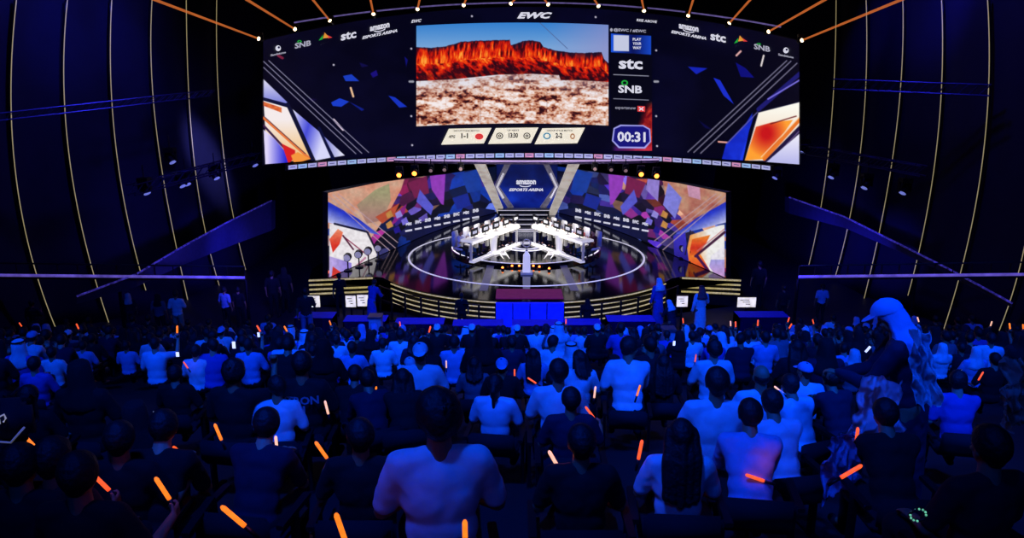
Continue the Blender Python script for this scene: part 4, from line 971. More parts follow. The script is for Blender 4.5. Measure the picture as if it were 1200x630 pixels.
# ---- hair and headwear, in head space
def loft(bm, secs, n=24):
    rings = []
    for z, rx, yf, yb in secs:
        rings.append([bm.verts.new((rx*math.cos(2*PI*k/n), (yf if math.sin(2*PI*k/n) > 0 else yb)*math.sin(2*PI*k/n), z)) for k in range(n)])
    for a, b in zip(rings, rings[1:]):
        for k in range(n): bm.faces.new((a[k], a[(k+1) % n], b[(k+1) % n], b[k]))
    bm.faces.new(rings[0]); bm.faces.new(rings[-1])
def hairmesh(kind):
    bm = NB()
    if kind in ('short', 'curly', 'cropped'):
        g = {'short': .019, 'curly': .03, 'cropped': .006}[kind]
        sph(bm, (0, -.008, .026), (.076+g, .094+g, .092+g), 28, 20)
        bmesh.ops.bisect_plane(bm, geom=bm.verts[:]+bm.edges[:]+bm.faces[:], plane_co=(0, .045, .035), plane_no=(0, .75, -.66), clear_outer=True)
        bmesh.ops.holes_fill(bm, edges=bm.edges[:])
        sph(bm, (0, -.055, -.045), (.055, .035, .045), 16, 10)
        return organic('hair_'+kind, bm, .007, 3, .5, {'short': .007, 'curly': .016, 'cropped': .002}[kind])
    if kind in ('long', 'shoulder', 'ponytail'):
        g = .016
        sph(bm, (0, -.008, .024), (.076+g, .094+g, .094+g), 28, 20)
        bmesh.ops.bisect_plane(bm, geom=bm.verts[:]+bm.edges[:]+bm.faces[:], plane_co=(0, .055, .03), plane_no=(0, .86, -.5), clear_outer=True)
        bmesh.ops.holes_fill(bm, edges=bm.edges[:])
        if kind == 'ponytail':
            sph(bm, (0, -.05, -.04), (.05, .035, .04)); cap(bm, (0, -.10, .04), (0, -.145, -.02), .028, .032); cap(bm, (0, -.145, -.02), (0, -.12, -.22), .034, .012)
        else:
            z1 = -.22 if kind == 'shoulder' else -.44
            for x in (-.075, -.04, 0, .04, .075): cap(bm, (x, -.05+abs(x)*.5, .03), (x*1.3, -.125+abs(x)*.35, -.14), .046, .042); cap(bm, (x*1.3, -.125+abs(x)*.35, -.14), (x*1.35, -.165+abs(x)*.2, z1+abs(x)*.6), .042, .03)
            for x in (-.085, .085): cap(bm, (x, .0, 0), (x*1.1, .0, z1*.6), .026, .02)
        return organic('hair_'+kind, bm, .008, 4, .5, .008)
    if kind == 'bald':
        sph(bm, (0, -.012, -.005), (.0785, .090, .070), 24, 16)
        bmesh.ops.bisect_plane(bm, geom=bm.verts[:]+bm.edges[:]+bm.faces[:], plane_co=(0, .0, .03), plane_no=(0, .95, .3), clear_outer=True); bmesh.ops.holes_fill(bm, edges=bm.edges[:])
        return organic('hair_bald', bm, .006, 2, .5, .001)
    if kind == 'cloth':                                   # headscarf falling to the shoulders
        loft(bm, [(.125, .01, .01, .01), (.12, .05, .06, .06), (.095, .085, .09, .10), (.05, .10, .085, .118), (-.02, .108, .04, .125), (-.10, .118, .03, .13), (-.18, .155, .06, .15), (-.27, .19, .08, .165), (-.32, .185, .07, .16)])
        return organic('scarf', bm, .010, 3, .5, .012)
    if kind == 'hood':
        loft(bm, [(.13, .01, .01, .01), (.12, .055, .06, .065), (.09, .09, .085, .105), (.02, .10, .06, .12), (-.08, .09, .03, .10), (-.14, .11, .05, .11)])
        return organic('hood', bm, .010, 4, .5, .006)
    if kind in ('cap', 'capback'):
        s = 1 if kind == 'cap' else -1
        sph(bm, (0, -.004, .032), (.088, .104, .092), 28, 20)
        bmesh.ops.bisect_plane(bm, geom=bm.verts[:]+bm.edges[:]+bm.faces[:], plane_co=(0, 0, .028), plane_no=(0, .12, -1), clear_outer=True); bmesh.ops.holes_fill(bm, edges=bm.edges[:])
        prism(bm, [Vector((.07*math.cos(t), s*(.07+.10*math.sin(t)), .03-.018*math.sin(t))) for t in [PI*k/12 for k in range(13)]], (0, 0, .010))
        sph(bm, (0, 0, .124), (.01, .01, .006))
        return organic('cap_'+kind, bm, .006, 2, .5)
    if kind == 'agal':
        for z in (.085, .097): 
            tube(bm, [Vector((.092*math.cos(2*PI*k/24), .1*math.sin(2*PI*k/24)-.004, z)) for k in range(24)], .0075, 8, True)
        me = bpy.data.meshes.new('agal'); bm.to_mesh(me); bm.free(); me.materials.append(None); return me
HAIR = {k: hairmesh(k) for k in ('short', 'curly', 'cropped', 'long', 'shoulder', 'ponytail', 'bald', 'cloth', 'hood', 'cap', 'capback', 'agal')}
SKINS = [mat('skin_tan', (170, 115, 85), .55, var=.05), mat('skin_light', (205, 150, 120), .55, var=.05), mat('skin_brown', (110, 70, 50), .55, var=.05)]
HM_ = {'black': mat('hair_black', (8, 7, 8), .65, var=.3, scale=40, bump=.5), 'brown': mat('hair_brown', (40, 26, 18), .55, var=.3, scale=40, bump=.5)}
CL = {'white': mat('cloth_white', (222, 224, 230), .85, scale=9, bump=.25), 'pale': mat('cloth_pale_blue', (150, 170, 215), .85, scale=9, bump=.25), 'grey': mat('cloth_grey', (95, 98, 108), .85, bump=.25),
      'black': mat('cloth_black', (9, 9, 11), .9, bump=.25), 'navy': mat('cloth_navy', (20, 24, 50), .9, bump=.25), 'maroon': mat('cloth_maroon', (70, 18, 26), .9, bump=.25), 'blue': mat('cloth_blue', (50, 80, 170), .85, bump=.25),
      'satin': mat('cloth_satin', (215, 220, 235), .32, scale=5, bump=.6), 'denim': mat('cloth_denim', (90, 115, 160), .9, bump=.3), 'beige': mat('cloth_beige', (150, 140, 120), .9), 'red': mat('cloth_red_check', (170, 70, 70), .9, var=.6, scale=60)}
EYE = mat('eye_dark', (25, 20, 20), .3)
def attach(name, me, parent, m, mw=None):
    o = bpy.data.objects.new(name, me); COL.objects.link(o); o.parent = parent
    if mw is not None: o.matrix_local = mw
    o.material_slots[0].link = 'OBJECT'; o.material_slots[0].material = m
    return o
LOD = {}
def lod(me, r):
    k = (me.name, r)
    if k not in LOD: LOD[k] = decim(me, r)
    return LOD[k]
WORD = {'short': 'short dark hair', 'curly': 'bushy dark hair', 'cropped': 'cropped hair', 'long': 'long black hair', 'shoulder': 'shoulder length hair', 'ponytail': 'a ponytail', 'bald': 'a bald head', 'cloth': 'a white headscarf', 'hijab': 'a black headscarf', 'hood': 'a hood', 'cap': 'a cap', 'capback': 'a backwards cap', 'ghutra': 'a white headscarf with black cord', 'redcloth': 'a red checked headscarf'}
def person(pose, hair, shirt, loc, rz=0, scale=1.0, skin=0, trousers='black', det=0, cap_m=None, haircol='black'):
    p = POSES[pose]; r = empty('person', loc, rz); r.scale = (scale,)*3
    f = (lambda me, q: me) if det == 0 else (lambda me, q: lod(me, q*(.5 if det == 1 else .2)))
    attach('body', f(p['body'], .4), r, SKINS[skin])
    attach(p['topname'], f(p['top'], .6), r, CL[shirt])
    if p['topname'] == 'shirt': attach('trousers', f(p['trousers'], .5), r, CL[trousers])
    if det < 2:
        for s in p['shoe']: attach('shoe', f(s, .6), r, CL['black'])
    if det == 0:
        for e in p['eye']: attach('eye', e, r, EYE)
    M = p['head']; hm = HM_[haircol]
    if hair in ('ghutra', 'redcloth', 'hijab', 'cloth'):
        attach('headscarf', f(HAIR['cloth'], .6), r, {'ghutra': CL['white'], 'cloth': CL['white'], 'redcloth': CL['red'], 'hijab': CL['black']}[hair], M)
        if hair in ('ghutra', 'redcloth'): attach('head_cord', HAIR['agal'], r, CL['black'], M)
    elif hair == 'hood': attach('hood', f(HAIR['hood'], .6), r, CL[shirt], M)
    elif hair in ('cap', 'capback'):
        attach('hair', f(HAIR['cropped'], .6), r, hm, M); attach('cap', f(HAIR[hair], .6), r, cap_m or CL['white'], M)
    else: attach('hair', f(HAIR[hair], .6), r, hm, M)
    return r
ALL = []   # dicts: obj, px, top, sh, Y, auto label info
def floor_z(Y): return max(0.0, tread(Y))
def seat_person(px, top, sh, pose, hair, shirt, label=None, rz=0, **kw):
    Y = min(405/sh*1.0, 25.0); p = P(px, top, Y); z0 = floor_z(Y); h = 1.33
    s = min(1.12, max(.84, (p.z-z0)/h)); 
    if label and sh > 45: s = (p.z-z0)/h if .8 < (p.z-z0)/h < 1.2 else s
    det = 0 if Y < 6 else (1 if Y < 10.5 else 2)
    r = person(pose, hair, shirt, (p.x, Y, z0), math.radians(rz), s, det=det, **kw)
    ALL.append(dict(o=r, px=px, top=top, sh=sh, Y=Y, label=label, x=p.x, hair=hair, shirt=shirt, pose=pose)); return r
# ---- people picked out of the photograph: px, top of head, shoulder width in pixels
CAT = [
 (513, 459, 130, 'rest', 'curly', 'white', 'broad man with bushy dark hair in plain blue-lit tee, sitting at bottom centre', 8),
 (682, 499, 112, 'rest', 'short', 'black', 'person with round dark hair in black shirt at the bottom, right of centre', 0),
 (800, 492, 104, 'rest', 'long', 'white', 'woman with long straight black hair over a pale top at bottom right of centre', -4),
 (285, 489, 104, 'lean', 'short', 'navy', 'large dark haired man in navy top, glow stick shining beside him, bottom left', -10),
 (322, 458, 66, 'rest_left', 'short', 'white', 'man in white tee with rosy glow on his back, left of centre', 5),
 (648, 467, 58, 'rest', 'short', 'white', 'short haired person with red lit neck between the long haired woman and broad man', 0),
 (474, 472, 60, 'lean', 'shoulder', 'black', 'dark haired woman in black squeezed left of the broad man', 10),
 (580, 452, 62, 'rest', 'ponytail', 'satin', 'person in shiny crumpled white jacket behind the broad man, right side', -8),
 (492, 401, 50, 'rest', 'capback', 'white', 'man in white cap and plain white tee, upright, left of centre in mid crowd', 0),
 (481, 446, 44, 'rest', 'cap', 'black', 'person in white cap and black top just below the man in white tee', 15),
 (532, 393, 34, 'rest', 'short', 'pale', 'short haired person in pale shirt right of the white cap man', 0),
 (566, 384, 40, 'rest', 'hijab', 'black', 'person in black with black headscarf under the blue stage panel', 0),
 (588, 419, 48, 'rest', 'capback', 'black', 'person in pale blue cap and black top at the picture centre', 0),
 (625, 408, 38, 'rest', 'long', 'pale', 'long haired woman in pale top right of the blue cap, mid crowd', 0),
 (655, 421, 64, 'rest', 'short', 'white', 'broad person in white tee with dark hair, right of the blue cap', 0),
 (679, 412, 46, 'rest_left', 'shoulder', 'white', 'shoulder length haired person in white beside the broad white tee person', -5),
 (738, 398, 50, 'lean_right', 'short', 'white', 'person in white tee bending right with head turned, mid right crowd', -6),
 (778, 416, 46, 'rest', 'long', 'black', 'woman in black with long black hair below the right pale pedestal', 0),
 (797, 387, 26, 'rest', 'hijab', 'black', 'small figure in black beside the right pale pedestal', 0),
 (812, 388, 26, 'rest', 'short', 'white', 'short haired person in white near the robed man with red headscarf', 0),
 (838, 399, 44, 'rest', 'curly', 'white', 'person with big bushy hair in white behind the broad white tee man', 0),
 (842, 431, 78, 'rest', 'short', 'white', 'broad man in white tee directly above the long haired woman', -6),
 (894, 427, 64, 'rest', 'bald', 'white', 'bald man in tight white tee, right of the broad white tee man', 2),
 (898, 388, 30, 'rest', 'short', 'pale', 'small person in pale shirt well behind the bald man', 0),
 (946, 426, 54, 'rest_left', 'cap', 'white', 'person in pale cap and white shirt to the right of the bald man', -10),
 (948, 466, 66, 'lean', 'short', 'satin', 'dark haired person in shiny white jacket hunched in front of the pale cap person', 20),
 (970, 396, 44, 'rest', 'hijab', 'navy', 'person in navy with dark headscarf left of the standing cap man', 0),
 (994, 404, 32, 'lean_right', 'short', 'pale', 'person in pale shirt leaning, close left of the standing cap man', 0),
 (1000, 432, 36, 'rest', 'cloth', 'grey', 'person in grey with white scarf tucked beside the standing cap man', 0),
 (1146, 406, 34, 'rest', 'cloth', 'pale', 'person with white headscarf and pale shirt at the right edge crowd', 0),
 (1168, 414, 40, 'rest', 'short', 'black', 'dark haired person in black at the right, before the hanging pale garment', 0),
 (1106, 402, 30, 'rest', 'cloth', 'white', 'person in white scarf right behind the standing cap man', 0),
 (1128, 404, 30, 'rest', 'short', 'maroon', 'person in dark red right of the standing cap man', 0),
 (1168, 500, 128, 'rest', 'short', 'maroon', 'very large dark haired head and dark red shoulders in the bottom right corner', 12),
 (1060, 508, 96, 'lean', 'short', 'black', 'hunched dark figure in black below the standing cap man', 0),
 (985, 520, 60, 'lean', 'short', 'navy', 'bowed dark haired person in navy low right, left of the hunched dark figure', 15),
 (1120, 512, 62, 'lean_right', 'short', 'blue', 'person in blue leaning right near the bottom right corner', -10),
 (920, 545, 84, 'lean', 'short', 'satin', 'dark haired figure in shiny pale jacket near the bottom right', 10),
 (880, 582, 96, 'lean', 'short', 'pale', 'person bent forward in pale tee at the bottom edge right of the long haired woman', -8),
 (60, 540, 130, 'rest', 'short', 'maroon', 'very large dark head and dark red shoulders in the bottom left corner', -10),
 (90, 422, 66, 'rest', 'hijab', 'black', 'dark veiled figure seated in the left crowd below the small pale shirts', 0),
 (30, 452, 70, 'rest', 'short', 'black', 'dark figure seated at the left edge behind the black backpack', 0),
 (155, 470, 84, 'rest', 'hijab', 'black', 'dark veiled figure at lower left between two glow sticks', 0),
 (172, 560, 110, 'lean', 'short', 'black', 'dark bent figure at the very bottom left of the navy man', 0),
 (60, 412, 34, 'rest', 'short', 'white', 'person in white shirt nearest the left edge, mid crowd', 0),
 (42, 442, 44, 'rest', 'short', 'blue', 'person in blue shirt lower left beside the dark veiled figure', 0),
 (97, 408, 28, 'rest', 'short', 'pale', 'person in pale shirt third from the left wall side', 0),
 (148, 408, 28, 'rest', 'short', 'pale', 'person in pale shirt under the second light line', 0),
 (208, 395, 28, 'rest', 'hijab', 'black', 'black veiled person just below the standing man in white at left', 0),
 (203, 428, 52, 'rest', 'short', 'black', 'dark haired person in black left of the tilted red glow stick', 0),
 (228, 404, 36, 'rest', 'short', 'white', 'person in white tee right of the tilted red glow stick', 0),
 (246, 398, 36, 'rest_left', 'short', 'blue', 'person in blue with head turned left in the left crowd', 0),
 (290, 396, 34, 'rest', 'short', 'pale', 'person in pale shirt right of the lit phone, left crowd', 0),
 (268, 424, 66, 'raise', 'curly', 'black', 'big dark haired person in black with one arm raised, left crowd', -10),
 (352, 412, 62, 'rest', 'short', 'black', 'person in black jersey with white print on its back, left of centre', 0),
 (378, 397, 42, 'rest', 'hijab', 'black', 'black veiled person right behind the black jersey', 0),
 (366, 404, 34, 'rest', 'short', 'pale', 'person in pale shirt peeking above the black jersey', 0),
 (412, 400, 34, 'rest', 'short', 'pale', 'person in pale shirt left of the pale pedestal, mid crowd', 0),
 (448, 396, 30, 'rest', 'short', 'white', 'person in white shirt directly under the left pale pedestal', 0),
 (432, 430, 52, 'rest', 'hijab', 'black', 'black veiled person left of the white cap man', 0),
 (388, 446, 34, 'rest', 'short', 'blue', 'person in blue below the black jersey, left of centre', 0),
 (412, 478, 56, 'lean', 'short', 'black', 'dark person bent over above the bottom left glow stick', 0),
 (418, 388, 24, 'rest', 'short', 'black', 'first small dark head before the left blue table', 0),
 (433, 388, 24, 'rest', 'hijab', 'black', 'second small dark head before the left blue table', 0),
 (512, 379, 22, 'rest', 'capback', 'black', 'person in black with round white cap, left one before the stage tables', 0),
 (553, 379, 22, 'rest', 'capback', 'black', 'person in black with round white cap, middle one before the stage tables', 0),
 (606, 380, 22, 'rest', 'capback', 'black', 'person in black with round white cap, just left below the blue panel edge', 0),
 (700, 379, 22, 'rest', 'capback', 'black', 'person in black with round white cap, right one before the stage tables', 0),
 (655, 377, 23, 'rest', 'ghutra', 'white', 'person with corded white headscarf below the blue stage panel', 0),
 (728, 378, 24, 'rest', 'short', 'blue', 'small person in blue before the right blue table', 0),
 (440, 500, 60, 'lean', 'short', 'navy', 'bowed person in navy left of the broad man', 25),
 (1040, 470, 50, 'rest', 'hijab', 'black', 'black veiled person low beneath the standing cap man', 0),
 (1075, 395, 30, 'rest', 'short', 'black', 'small dark head right beside the standing cap man', 0),
 (720, 428, 42, 'rest', 'hijab', 'black', 'black veiled person between two glow sticks, right of the broad white tee person', 0),
 (556, 440, 44, 'rest', 'shoulder', 'grey', 'person in grey with shoulder length hair left of the blue cap person', 0),
 (600, 395, 30, 'rest', 'short', 'navy', 'small dark haired person in navy at the picture centre', 0),
 (872, 392, 32, 'lean_right', 'short', 'navy', 'person in navy turned right, between bushy hair and small pale shirt', 0),
]
PR = {513: dict(trousers='black'), 492: dict(cap_m=CL['white']), 588: dict(cap_m=CL['pale']), 946: dict(cap_m=CL['pale'])}
for c in CAT:
    seat_person(*c[:6], label=c[6], rz=c[7], skin=random.choice((0, 0, 1)), **PR.get(c[0], {}))
# writing on the black jersey
j = [a for a in ALL if a['px'] == 352][0]['o']
vs, fs = text_verts('#TRON', .105, 0, .03); bm = NB(); vv = [bm.verts.new((v.x, -.156+1.1*v.x**2, .91+v.y)) for v in vs]
for f_ in fs: bm.faces.new([vv[i] for i in f_])
vs, fs = text_verts('11', .15, 0, .02); vv = [bm.verts.new((v.x, -.150+1.1*v.x**2, .80+v.y)) for v in vs]
for f_ in fs: bm.faces.new([vv[i] for i in f_])
bmesh.ops.solidify(bm, geom=bm.faces[:], thickness=.004)
obj('jersey_print', bm, mat('jersey_print_white', (190, 195, 215), .7), j)
# ---- glow sticks: px, py, lean (degrees, + = top to the left), holder hair, shirt, label, side of hand
GL_O = mat('glow_orange', (255, 118, 28), emit=1.35, var=.25, scale=30); GL_R = mat('glow_red_orange', (255, 84, 36), emit=1.3, var=.3, scale=30); GL_P = mat('glow_pale', (255, 180, 140), emit=1.2, var=.2, scale=30)
def glow(p, tilt, label, m=GL_O, L=.115, r=.0105, group='orange glow sticks in the crowd', power=0, pitch=0):
    e = empty('glow_stick', p); e.rotation_euler = (math.radians(pitch), -math.radians(tilt), 0)
    bm = NB(); cyl(bm, (0, 0, -.03), (0, 0, .045), r*.9, r*.9, 10); obj('handle', bm, BLACKP, e, True)
    bm = NB(); lathe(bm, [(r*.9, .045), (r, .05), (r, .045+L), (r*.6, .055+L), (.001, .058+L)], seg=12); obj('light_tube', bm, m, e, True)
    tag(e, label, 'glow stick', group)
    if power:
        l = bpy.data.lights.new('stick_glow', 'POINT'); l.energy = power; l.color = (1, .12, .03); l.shadow_soft_size = .03
        o = bpy.data.objects.new('stick_glow_light', l); COL.objects.link(o); o.location = Vector(p)+Vector((0, -.03, .16))
    return e
def tand(py): return math.tan(TH+math.atan((py-315)/F))
STK = [(50, 520, 35, 'short', 'black', 'orange glow stick at the left edge below the black backpack', 1, GL_O, .03),
 (133, 562, 38, 'short', 'black', 'red-orange glow stick tilted left of the lowest printed card, lower left', 1, GL_R, .025),
 (202, 573, 25, 'short', 'black', 'orange glow stick tilted between the big dark heads at lower left', 1, GL_O, .025),
 (275, 606, 44, None, None, 'brightest thick orange glow stick beside the navy man at bottom left', 1, GL_O, .3),
 (400, 620, 14, None, None, 'orange glow stick cut by the bottom edge left of centre', -1, GL_O, 0),
 (224, 531, 36, 'short', 'black', 'bent pair looking orange glow stick left of the navy man', 1, GL_R, .02),
 (256, 507, 16, None, None, 'slim orange glow stick just left of the navy man\'s head', 1, GL_O, .02),
 (387, 527, 30, 'short', 'black', 'yellow-orange glow stick right of the man with rosy glow', -1, GL_O, .02),
 (324, 521, 0, None, None, 'small pale glow stick on the back of the man with rosy glow', -1, GL_P, .08),
 (750, 528, -8, None, None, 'upright red-orange glow stick above the gap beside the long haired woman', -1, GL_R, .03),
 (650, 540, 28, None, None, 'pale orange glow stick at the neck of the red lit person', 1, GL_P, .1),
 (700, 482, 36, 'short', 'navy', 'red-orange glow stick tilted right of the red lit person', 1, GL_R, .025),
 (697, 460, -5, None, None, 'upright pale orange glow stick right of the broad white tee person', -1, GL_P, .012),
 (748, 458, -14, None, None, 'orange glow stick beside the bending person in white', 1, GL_O, .012),
 (545, 628, 0, None, None, 'orange glow stick tip at the bottom edge behind the broad man', 1, GL_O, .03),
 (440, 460, -10, None, None, 'small orange glow stick left of the white cap man', 1, GL_O, 0),
 (383, 478, 10, None, None, 'tiny pale glow stick below the black jersey', 1, GL_P, 0),
 (523, 427, 0, None, None, 'small pale glow stick right of the white cap man', 1, GL_P, 0),
 (624, 446, 55, None, None, 'small pink glow stick left of the broad white tee person', 1, GL_R, 0),
 (757, 421, 5, None, None, 'tiny orange glow stick above the veiled woman right of centre', 1, GL_O, 0),
 (815, 420, -5, None, None, 'tiny red glow stick below the robed man', 1, GL_R, 0),
 (913, 457, 50, None, None, 'small pale glow stick beside the bald man', 1, GL_P, 0),
 (218, 428, 28, None, None, 'tilted red glow stick in the left crowd', 1, GL_R, .012),
 (1004, 512, 0, None, None, 'small red glow stick held under the white cloth at right', 1, GL_R, .012),
 (1149, 441, -22, None, None, 'pink glow stick at the right edge crowd', 1, GL_R, .02),
 (996, 553, -55, None, None, 'tiny pink glow stick low at right', 1, GL_R, 0),
 (886, 560, 70, None, None, 'red glow stick lighting the shiny pale jacket near bottom right', 1, GL_R, .15),
 (603, 438, 0, None, None, 'tiny pink glow stick right of the blue cap person', 1, GL_R, 0),
]
for px, py, tilt, hair, shirt, lb, side, m, pw in STK:
    hh = .86; Y = min(14, (1.72-hh)/(tand(py)-.322)) if tand(py) > .39 else 11
    if (px, py) == (545, 628): Y = 2.55
    if (px, py) == (650, 540): Y = 3.75
    if (px, py) == (324, 521): Y = 4.9
    if (px, py) in ((886, 560),): Y = 4.2
    p = P(px, py, Y)
    if hair:
        pose = 'holdR' if side > 0 else 'holdL'; fz = POSES[pose]['fist'][side]; s = (p.z-floor_z(Y-.3))/(fz.z+.11) ; s = min(1.1, max(.82, s))
        loc = Vector((p.x-fz.x*s, p.y-fz.y*s, floor_z(p.y-fz.y*s)))
        r = person(pose, hair, shirt, loc, 0, s, det=0 if Y < 6 else 1)
        q = P(px, py+380/Y*.16, Y)  # noqa
        top = 0
        ALL.append(dict(o=r, px=px-side*130/Y, top=py-20, sh=405/loc.y, Y=loc.y, label='dark %s person in %s holding the %s' % ({'short': 'haired'}[hair], shirt, lb.replace('orange glow stick', 'stick', 1).split(' below')[0][:60]), x=loc.x, hair=hair, shirt=shirt, pose=pose))
        base = Vector((p.x, p.y, loc.z+fz.z*s))
        base = Vector((loc.x+fz.x*s, loc.y+fz.y*s, loc.z+fz.z*s))
    else: base = p-Vector((-math.sin(math.radians(tilt))*.10, 0, math.cos(math.radians(tilt))*.10))
    glow(base, tilt, lb, m, power=pw)
for a in ALL:
    if a['label'] and a['label'].startswith('dark haired person in') and 'holding the' in a['label']: a['holder'] = True
HL = iter(['dark seated figure holding the glow stick below the black backpack', 'dark seated figure holding the red-orange glow stick at lower left', 'dark seated figure whose glow stick tilts between the big dark heads',
           'dark figure holding the short orange stick left of the navy man', 'dark figure holding the yellow-orange stick beside the rosy lit man', 'navy topped figure holding the tilted stick right of the red lit person'])
for a in ALL:
    if a.get('holder'): a['label'] = next(HL)
# ---- standing people
STAND = [
 (205, 341, 58, 'stand_phone', 'short', 'white', 'beige', 25.2, 0, 'standing man in white tee and beige trousers by the left wall'),
 (184, 345, 56, 'stand', 'hijab', 'grey', 'black', 25.4, 0, 'standing figure in grey and black just left of the man in white tee'),
 (150, 350, 52, 'stand', 'cloth', 'navy', 'navy', 26, 20, 'dim standing figure with pale scarf under the second light line at left'),
 (36, 352, 54, 'stand_phone', 'short', 'navy', 'black', 24.5, 0, 'dim standing figure nearest the left edge below the glowing rail'),
 (262, 337, 56, 'stand', 'short', 'pale', 'black', 26.5, -20, 'standing person in pale shirt in the violet light at left'),
 (279, 344, 50, 'stand', 'short', 'black', 'black', 26.8, 0, 'standing person in black right of the pale shirt in violet light'),
 (357, 338, 64, 'stand_phone', 'short', 'maroon', 'denim', 24.0, 15, 'standing person in maroon top and pale jeans left of the stage'),
 (318, 318, 56, 'stand', 'short', 'black', 'black', 28, 0, 'dark standing figure left of the left stage wing'),
 (332, 314, 56, 'stand', 'hijab', 'black', 'black', 28.6, 0, 'black veiled standing figure beside the left stage wing'),
 (434, 328, 52, 'robe_bend', 'short', 'blue', 'blue', 25.6, -30, 'person in blue bending forward behind the left pale pedestal'),
 (397, 321, 50, 'stand_phone', 'short', 'black', 'black', 28.2, 30, 'dark standing figure before the left light lined wing'),
 (773, 326, 56, 'robe', 'cloth', 'blue', 'blue', 25.8, 20, 'person in blue robe and pale scarf right of the stage front'),
 (789, 352, 44, 'robe_bend', 'cloth', 'navy', 'navy', 24.2, 30, 'stooping person in dark robe just left of the red headscarf man'),
 (823, 335, 58, 'robe', 'redcloth', 'white', 'white', 25.2, 10, 'standing man in long white robe with red checked headscarf'),
 (891, 306, 54, 'stand', 'short', 'black', 'black', 29, 0, 'dark standing figure right of the right light lined wing'),
 (918, 350, 46, 'stand', 'short', 'maroon', 'black', 27, 0, 'dim standing figure in dark red at the right edge of the stage area'),
 (964, 340, 48, 'stand', 'short', 'pale', 'black', 27.2, 0, 'small standing figure in the bright blue glow at right'),
 (688, 366, 36, 'stand_phone', 'hijab', 'black', 'black', 25.3, -20, 'small dark standing figure before the barrier right of the blue panel'),
 (541, 352, 36, 'stand', 'short', 'black', 'black', 26.0, 0, 'small dark standing figure before the barrier left of the blue panel'),
]
for px, top, hp, pose, hair, top_c, tr, Y, rz, lb in STAND:
    p = P(px, top, Y); base = P(px, top+hp, Y); h = p.z-max(base.z, 0); z = max(base.z, 0)
    s = min(1.15, max(.9, h/1.72)); z = max(0, p.z-1.74*s)
    r = person(pose, hair, top_c, (p.x, Y, z), math.radians(rz), s, trousers=tr, det=1)
    ALL.append(dict(o=r, px=px, top=top, sh=18, Y=Y, label=lb, x=p.x, hair=hair, shirt=top_c, pose=pose, stand=True))
    if z > .06:
        q = empty('riser_block', (p.x, Y+.05, 0)); bm = NB(); box(bm, (0, 0, z/2-.01), (.8, .8, z-.02)); bmesh.ops.bevel(bm, geom=bm.edges, offset=.02); obj('body', bm, BLACK, q)
        bm = NB(); box(bm, (0, 0, z-.012), (.76, .76, .02)); obj('top_board', bm, BLACKP, q)
        tag(q, 'low black riser block under the '+' '.join(lb.split()[:9]), 'riser')
# the big standing man with the cap
p = P(1066, 347, 5.6); z0 = tread(5.6); s = (p.z-z0)/1.80
cm = person('robe_bend', 'cloth', 'navy', (p.x+.12, 5.6, z0), math.radians(62), s, det=0)
attach('cap', HAIR['cap'], cm, CL['pale'], POSES['robe_bend']['head'] @ Matrix.Translation((0, .01, .018)) @ Matrix.Scale(1.16, 4))
ALL.append(dict(o=cm, px=1066, top=347, sh=72, Y=5.6, label='tall standing man in pale cap and pale scarf over dark robe, facing left', x=p.x, hair='cloth', shirt='navy', pose='robe_bend', stand=True))
for c in list(cm.children):
    if c.name.startswith('headscarf'): c.material_slots[0].material = CL['pale']
def drape(name, corners, Y, m, label, cat, folds=5, amp=.05, n=(40, 44), seed=0, group=None):
    """hanging cloth between four picture corners (tl,tr,br,bl), real folds and thickness"""
    bm = NB(); V = []
    for j in range(n[1]+1):
        row = []
        for i in range(n[0]+1):
            u = i/n[0]; v = j/n[1]; w = v+.04*math.sin(u*9+seed)
            x = (corners[0][0]*(1-u)+corners[1][0]*u)*(1-w)+(corners[3][0]*(1-u)+corners[2][0]*u)*w
            y = (corners[0][1]*(1-u)+corners[1][1]*u)*(1-w)+(corners[3][1]*(1-u)+corners[2][1]*u)*w
            q = P(x, y, Y); q.y += .3*amp*math.sin(u*folds*2*PI+2*math.sin(v*3+seed))*(.4+v)+.09*mn.noise(Vector((u*3, v*3, seed)))+.05*mn.noise(Vector((u*8+v*3, v*6, seed)))+.02*mn.noise(Vector((u*17, v*15, seed))); q.x += .05*mn.noise(Vector((seed*3, v*5, u))); q.z += .06*mn.noise(Vector((u*4, seed*5, v))); row.append(bm.verts.new(q))
        V.append(row)
    for j in range(n[1]):
        for i in range(n[0]): bm.faces.new((V[j][i], V[j][i+1], V[j+1][i+1], V[j+1][i]))
    bmesh.ops.solidify(bm, geom=bm.faces[:], thickness=.01)
    o = obj(name, bm, m, None, True); tag(o, label, cat, group); return o
drape('shawl', [(1064, 384), (1088, 384), (1104, 474), (1076, 478)], 5.35, CL['white'], 'long pale shawl hanging down the back of the tall man in cap', 'shawl', 3, .05, seed=6)
drape('draped_cloth', [(1012, 438), (1058, 446), (1052, 506), (992, 522)], 5.0, CL['satin'], 'crumpled white cloth hanging in front of the tall man in cap', 'cloth', 4, .05, seed=1)
drape('draped_cloth', [(968, 520), (1000, 500), (1010, 560), (960, 590)], 4.4, CL['pale'], 'pale rumpled cloth lying low at right below the white cloth', 'cloth', 3, .05, seed=2)
drape('hanging_garment', [(1180, 424), (1204, 420), (1206, 500), (1176, 500)], 3.9, mat('garment_grey_green', (170, 180, 165), .9, bump=.3), 'pale grey garment hanging at the right edge of the crowd', 'garment', 3, .04, seed=3)
0 and drape('draped_cloth', [(560, 476), (606, 480), (612, 540), (566, 520)], 4.9, CL['satin'], 'shiny white cloth over the shoulder right of the broad man', 'cloth', 4, .04, seed=4)
